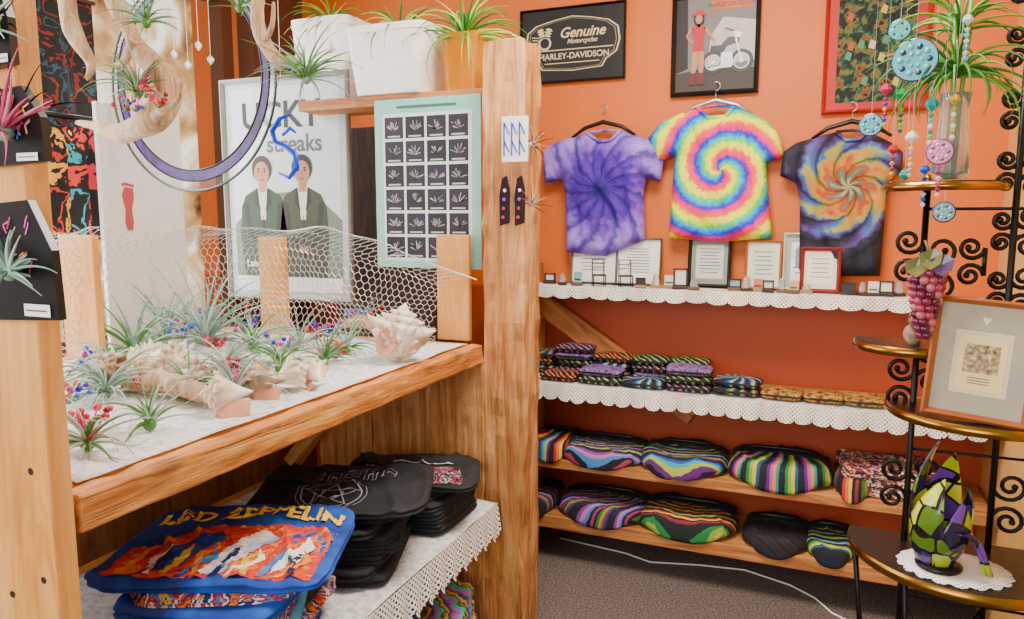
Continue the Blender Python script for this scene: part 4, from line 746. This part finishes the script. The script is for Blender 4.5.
for i,u in enumerate((505,520)):
    q=PY(u,226,yf-.01); e=T('glass_pendant','dark red and black fused glass pendant on the post','pendant',q,group='glass pendants pinned on the post'); b=MB(); b.prism([(-.018,0),(.018,.01),(.02,.12),(.008,.17),(-.01,.16),(-.02,.1)],-.006,.002,pc('#20101a',.15)); b.obj('glass_body',e,bevel=.002)
    b=MB()
    for k in range(4): b.disc(.002*k-.004,.03+k*.03,.006,pc(['#c8283a','#a8402a','#8a3ac0','#d8d8e0'][k],.2),1)
    b.obj('glass_dots',e,loc=(0,-.0075,0))
for i,(u,v) in enumerate([(540,145),(538,206)]):
    q=PY(u-6,v,yf); e=T('air_plant','small wispy air plant pinned on the cedar post','air plant',(q.x,q.y-.012,q.z),group='air plants on the cedar post'); b=MB(); leaves(b,(0,0,0),18,.09,.0024,[AG2,APK],(-.6,1.3),.5,.5,6,90+i); b.v=[Vector((p.x,min(p.y,.0),p.z)) for p in b.v]; b.obj('leaf_rosette',e,smooth=True)
# ---------- wrought iron rack ----------
RC=Vector((.375,2.14,0)); rack=T('etagere','black wrought iron rack with brass edged half-round shelves','shelf rack',RC)
def spiral(b,cx,cz,r,turns,sgn,a0,y=0,rad=.005):
    # curl whose outer end sits at angle a0
    pts=[]
    for i in range(int(turns*14)+1):
        a=i/14*2*pi; q=r*(1-.78*i/(turns*14)); pts.append((cx+q*math.cos(a0+sgn*a),y,cz+q*math.sin(a0+sgn*a)))
    b.tube(pts,rad,IRON,6); b.sph(pts[-1],rad*1.5,IRON,6); return pts[0]
def ccscroll(b,x,z,r,side,y=0,rad=.0055):
    # C scroll: two curls joined by a bowed spine that touches the post
    p=spiral(b,x+side*r,z+r*1.15,r,1.5,side,pi if side>0 else 0,y,rad); q=spiral(b,x+side*r,z-r*1.15,r,1.5,-side,pi if side>0 else 0,y,rad); b.tube([p,q],rad,IRON,6)
for x,z1 in((-.135,1.68),(.055,2.30),(.25,2.30)):
    q=MB(); q.tube([(x,0,0),(x,0,z1)],.008,IRON,8); q.sph((x,0,.01),.014,IRON,8); q.sph((x,0,z1+.01),.016,BRASS,10); q.obj('upright',rack,smooth=True)
for ang,zz,r in((pi+.05,.74,.255),(-2.3,.74,.22),(-.9,.74,.23),(-.1,.74,.25)):
    q=MB(); q.tube([(r*math.cos(ang),r*math.sin(ang),0),(r*math.cos(ang)*.9,r*math.sin(ang)*.9,.25),(r*math.cos(ang)*.9,r*math.sin(ang)*.9,.5),(r*math.cos(ang),r*math.sin(ang),zz)],.007,IRON,8); q.obj('front_leg',rack,smooth=True)
b=MB()
for z in(.2,.6,1.0,1.36,1.62,1.95,2.25): b.tube([(-.135 if z<1.7 else .055,0,z),(.25,0,z)],.004,IRON,6)
b.tube([(-.135,0,.2),(.055,0,.6)],.004,IRON,6); b.tube([(.055,0,.2),(-.135,0,.6)],.004,IRON,6)
z=1.36
while z<2.25:
    ccscroll(b,.055,z+.06,.030,1,.004); ccscroll(b,.25,z+.06,.036,-1,-.004); ccscroll(b,.055,z+.06,.024,-1,.004)
    z+=.145
for x,z,r,sd in((-.135,1.47,.040,1),(-.135,1.50,.034,-1),(.0,1.49,.030,-1),(-.135,1.17,.034,-1),(-.135,.90,.034,-1),(-.135,1.22,.034,1),(.055,.88,.04,1),(-.135,.90,.040,1),(-.135,.42,.045,1),(.055,.42,.045,-1),(-.135,.40,.036,-1),(.055,.42,.045,1)):
    ccscroll(b,x,z,r,sd,.006)
for x,z,r,sg in((.10,2.30,.05,1),(.20,2.30,.05,-1),(.02,2.32,.04,1)): spiral(b,x,z,r,1.5,sg,-pi/2,.006)
b.obj('scrollwork',rack,smooth=True)
PLATE=pc('#141210',.35)
def tier(z,R1,cx=0,yc=0,rh=.026):
    A=[pi*.94+pi*1.12*i/36 for i in range(37)]
    q=MB(); n=37; q.add([(cx+R1*math.cos(a),yc+R1*math.sin(a),0) for a in A]+[(cx+R1*math.cos(a),yc+R1*math.sin(a),.014) for a in A],[tuple(range(n))[::-1],tuple(range(n,2*n))]+[(i,i+1,i+n+1,i+n) for i in range(n-1)]+[(n-1,0,n,2*n-1)],PLATE); t=q.obj('shelf_plate',rack,loc=(0,0,z-.014),label='black glass half-round plate')
    q=MB(); q.grid(lambda s,v:(cx+(R1+.001+.006*math.sin(v*pi))*math.cos(pi*.94+pi*1.12*s),yc+(R1+.001+.006*math.sin(v*pi))*math.sin(pi*.94+pi*1.12*s),-rh*.45+rh*v),48,5,BRASS); q.obj('brass_rim',t,smooth=True,label='polished brass rim')
tier(.75,.265); tier(1.125,.215,.02,0,.024); tier(1.285,.13,-.15,0,.022); tier(1.685,.135,-.10,0,.020)
b=MB(); vs=[(0,0,.004)]; n=72
for k in range(1,5):
    for i in range(n): a=2*pi*i/n; q=.118*k/4*(1+(.07*abs(math.sin(a*9)) if k==4 else 0)); vs.append((q*math.cos(a),q*math.sin(a)*.85,.004-(.003 if k==4 else 0)*abs(math.sin(a*9))))
fs=[(0,1+i,1+(i+1)%n) for i in range(n)]+[(1+k*n+i,1+(k+1)*n+i,1+(k+1)*n+(i+1)%n,1+k*n+(i+1)%n) for k in range(3) for i in range(n)]
b.add(vs,fs,lacemat('doily_lace',420,.55,plane='xy')); b.obj('lace_doily',loc=(.335,2.00,.7515),smooth=True,solid=.002,label='round white crocheted doily on the lowest rack shelf',cat='doily')
SG=pat('leaded_glass','cells',['#1a0c3a','#98a810','#38206a','#c8c828','#52701a','#b8c020','#5a3488'],sc=20,rough=.12,edge=.06,emit=.06)
e=T('stained_glass_lamp','purple and lime stained glass leaf lamp on a doily','stained glass lamp',(.300,1.985,.757),-.3)
b=MB()
for k in range(5):
    a0=2*pi*k/5+.5; hh=[.20,.27,.31,.22,.17][k]
    def fn(s,t,a0=a0,hh=hh):
        wd=.72*max(0,math.sin(pi*min(1,.22+.78*t)))**.6; a=a0+(s-.5)*2*wd; r=.040+.034*math.sin(t*2.6)-.025*t*t; return (r*math.cos(a)+.03*t*t-.01,r*math.sin(a),.01+hh*t)
    b.grid(fn,8,18,SG)
b.obj('glass_petals',e,smooth=True,solid=.003)
b=MB(); b.grid(lambda s,t:(.045+.06*t+.01*math.sin(s*6),-.03+(s-.5)*.06*(1-t),.11-.09*t+.03*math.sin(t*pi)),6,10,SG); b.obj('glass_tail',e,smooth=True,solid=.003)
b=MB(); b.lathe([(.0,0),(.05,0),(.052,.008),(.040,.014),(.0,.015)],pc('#2a2420',.3,.7),20); b.obj('base',e,smooth=True)
fe=T('framed_photo','golden brown wooden framed vintage photograph leaning on the rack','picture frame',(.345,1.975,1.128),rot=(-.10,.06,-.22))
fr(fe,.215,.285,.015,pc('#9a5420',.35),art_old)
p=PY(928,266,1.98); e=T('grape_bunch','bunch of glossy pink and purple glass grapes hanging on the rack','glass grapes',p); b=MB(); gm=[pc('#a03c50',.15),pc('#7a2040',.15),pc('#5a1430',.15),pc('#b8606c',.15)]
for k in range(10):
    z=-.015-k*.0165; rr=.030*(1-(k/10)**1.6)+.003; nn=max(1,int(rr*2*pi/.017))
    for j in range(nn): a=2*pi*j/nn+k; b.sph((rr*math.cos(a),rr*math.sin(a),z),.0108,gm[(j+k)%4],10)
b.obj('grapes',e,smooth=True)
b=MB(); b.tube([(0,0,-.03),(.005,0,.02),(-.01,0,.06)],.003,pc('#5a4a2a'),6); b.obj('stem',e,smooth=True)
b=MB()
for x,z0 in((-.028,.0),(.024,.005),(.0,.018)): b.add([(x,-.03,z0),(x-.024,-.035,z0+.012),(x-.020,-.04,z0-.012),(x,-.046,z0-.024),(x+.020,-.04,z0-.010),(x+.024,-.035,z0+.014),(x+.006,-.03,z0+.024)],[(0,1,2),(0,2,3),(0,3,4),(0,4,5),(0,5,6),(0,6,1)],pc('#6a6a34' if x<.02 else '#5a3a6a',.2))
b.obj('vine_leaves',e,solid=.002)
e=T('glass_vase','clear glass vase with lucky bamboo leaves on the rack top','vase',(.275,2.06,1.687)); b=MB(); b.lathe([(.0,.002),(.035,.002),(.04,.02),(.034,.1),(.03,.16),(.036,.2),(.032,.2),(.026,.16),(.03,.1),(.034,.02),(.0,.01)],CLEAR,20); b.obj('glass_body',e,smooth=True)
b=MB()
for k in range(5): b.tube([(.008*math.cos(k),.008*math.sin(k),.01),(.012*math.cos(k*2),.012*math.sin(k*2),.2),(.02*math.cos(k*2),.02*math.sin(k*2),.34+.03*k)],.005,pc('#5a8a2a',.4),8)
leaves(b,(0,0,.24),52,.22,.006,[pc('#1f6a10'),pc('#5a901c'),pc('#3a7a1c')],(.0,1.4),2.2,.3,8,12); leaves(b,(0,0,.34),36,.19,.0055,[pc('#1f6a10'),pc('#6a9a24')],(.2,1.4),1.6,.3,8,15); b.obj('foliage',e,smooth=True)
def catcher(u,v,Y,r,cols,lab,top,beads=True):
    p=PY(u,v,Y); zt=PY(u,top,Y).z-p.z; e=T('glass_suncatcher',lab,'suncatcher',p,-.2,'glass suncatchers hanging by the rack')
    b=MB(); b.tube([(0,0,r),(0,0,zt)],.0006,pc('#707070',.3,.8),4); b.obj('thread',e)
    b=MB(); 
    if r>.020:
        b.prism([(r*math.cos(2*pi*i/32),r*math.sin(2*pi*i/32)) for i in range(32)],-.004,.004,pc(cols[0],.08,0,0,.08)); 
        for k in range(10): a=2*pi*k/10; b.sph((r*.66*math.cos(a),-.004,r*.66*math.sin(a)),r*.15,pc(cols[1+k%(len(cols)-1)],.08,0,0,.05),8)
        for k in range(6): a=2*pi*k/6; b.sph((r*.32*math.cos(a),-.004,r*.32*math.sin(a)),r*.12,pc(cols[-1],.08),8)
        b.tube([(r*math.cos(2*pi*i/32),0,r*math.sin(2*pi*i/32)) for i in range(32)],.003,pc(cols[1],.1),5,True)
    else: b.lathe([(.0,-r),(r*.8,-r*.3),(r,.0),(r*.6,r*.8),(.0,r*1.1)],pc(cols[0],.05,0,0,.1),6)
    b.obj('glass_disc',e)
    if beads:
        b=MB()
        for k in range(6): b.lathe([(0,-.007),(.005,-.002),(.006,.002),(0,.007)],pc(cols[k%len(cols)],.05,0,0,.1),6,(0,0,-r-.008-k*.0125))
        b.obj('bead_strand',e)
TEAL=['#0a8a9c','#064a5a','#2ac8c8']; PK=['#b03a80','#7a2058','#e898c0']
catcher(915,60,1.99,.046,TEAL,'turquoise round fused glass disc with petal pattern',-40,False)
catcher(871,125,2.15,.026,TEAL,'small teal round glass charm hanging on a thread',-40,False)
catcher(940,152,1.95,.026,PK,'pink cut glass disc with beads hanging on thread',-40)
catcher(912,138,2.0,.016,['#d8c8a8','#b88ac0','#d8a848'],'strand of pearly glass drops hanging on thread',60)
catcher(944,212,1.93,.021,['#1c5a68','#123a4a','#7ac0b0'],'round green blue glass charm above the grapes',190,False)
catcher(968,20,1.95,.012,['#b8c0c8','#5aa0d0'],'chain of clear crystal drops',-40)
catcher(893,150,2.1,.013,['#b81414','#d8a00a'],'red and yellow glass bead drop on thread',0)
catcher(902,95,2.1,.016,['#0a8a3a','#5ab81a','#0a6a6a'],'green glass bead drop on thread',-20)
catcher(925,170,2.05,.012,['#1048b8','#c8d0d8'],'blue crystal bead drop on thread',60)
catcher(886,90,2.1,.014,['#b81050','#1048b8','#d8a00a'],'magenta and blue glass drop on thread',-20)
catcher(955,100,1.97,.012,['#b89010','#d8d0c0'],'amber glass bead strand on thread',-20)
catcher(932,105,2.03,.016,['#0a8a9a','#2ac0b0','#e8e0d0'],'teal and pearl glass drop strand on thread',-30)
catcher(905,175,2.06,.014,['#0a8a7a','#b83a90','#c8c8d8'],'green and pink crystal drop on thread',20,False)
catcher(900,30,2.0,.022,['#0a9a98','#0a5a6a','#5ad8c8'],'small turquoise glass flower charm on thread',-40,False)
e=T('figurine','small brown ceramic cat ornament on the rack','figurine',(.22,2.06,1.287)); b=MB(); b.sph((0,0,.025),.022,SHB,12,(1,.9,1.2)); b.sph((0,-.01,.06),.014,SHB,12); b.tube([(-.008,-.01,.068),(-.01,-.01,.08)],[.005,.001],SHB,6); b.tube([(.008,-.01,.068),(.01,-.01,.08)],[.005,.001],SHB,6); b.obj('figurine_body',e,smooth=True)
RS=pat('red_scarf','noise',['#5a1a1a','#a83a2a','#d8c0a8','#2a3450','#98282a','#1a1418'],sc=34,interp='CONSTANT')
for i in range(3): folded('folded red and cream printed cloth on the plank shelf',(.28,3.28,Z3+.004+i*.037),.08*i,.34,.27,.036,RS,i,'printed cloths at the shelf end',layers=2,nz=.010,lump=.06)
# ---------- camera and light ----------
cam=bpy.data.cameras.new('camera'); co=bpy.data.objects.new('camera',cam); bpy.context.scene.collection.objects.link(co); co.location=EYE; co.rotation_euler=(pi/2-PIT,0,YAW); cam.sensor_width=36; cam.lens=F/1024*36; cam.clip_start=.05; bpy.context.scene.camera=co
def area(n,loc,rot,sx,sy,e,col):
    l=bpy.data.lights.new(n,'AREA'); l.shape='RECTANGLE'; l.size=sx; l.size_y=sy; l.energy=e; l.color=col; o=bpy.data.objects.new(n,l); bpy.context.scene.collection.objects.link(o); o.location=loc; o.rotation_euler=rot
area('overhead_fill',(-.4,2.0,2.95),(0,0,0),.8,.8,85,(1,.93,.82))  # added overhead fill under the ceiling, no visible lamp
area('front_fill',(-.9,-1.4,2.0),(math.radians(80),0,math.radians(8)),2.2,1.8,100,(1,.98,.95))  # added soft fill from behind the camera, no window stands there
area('side_window_light',(-2.62,1.5,1.9),(0,math.radians(-85),0),1.5,2.4,90,(.97,.98,1))
w=bpy.data.worlds.new('world'); bpy.context.scene.world=w; w.use_nodes=True; bg=w.node_tree.nodes['Background']; bg.inputs[0].default_value=(1,.97,.93,1); bg.inputs[1].default_value=.6
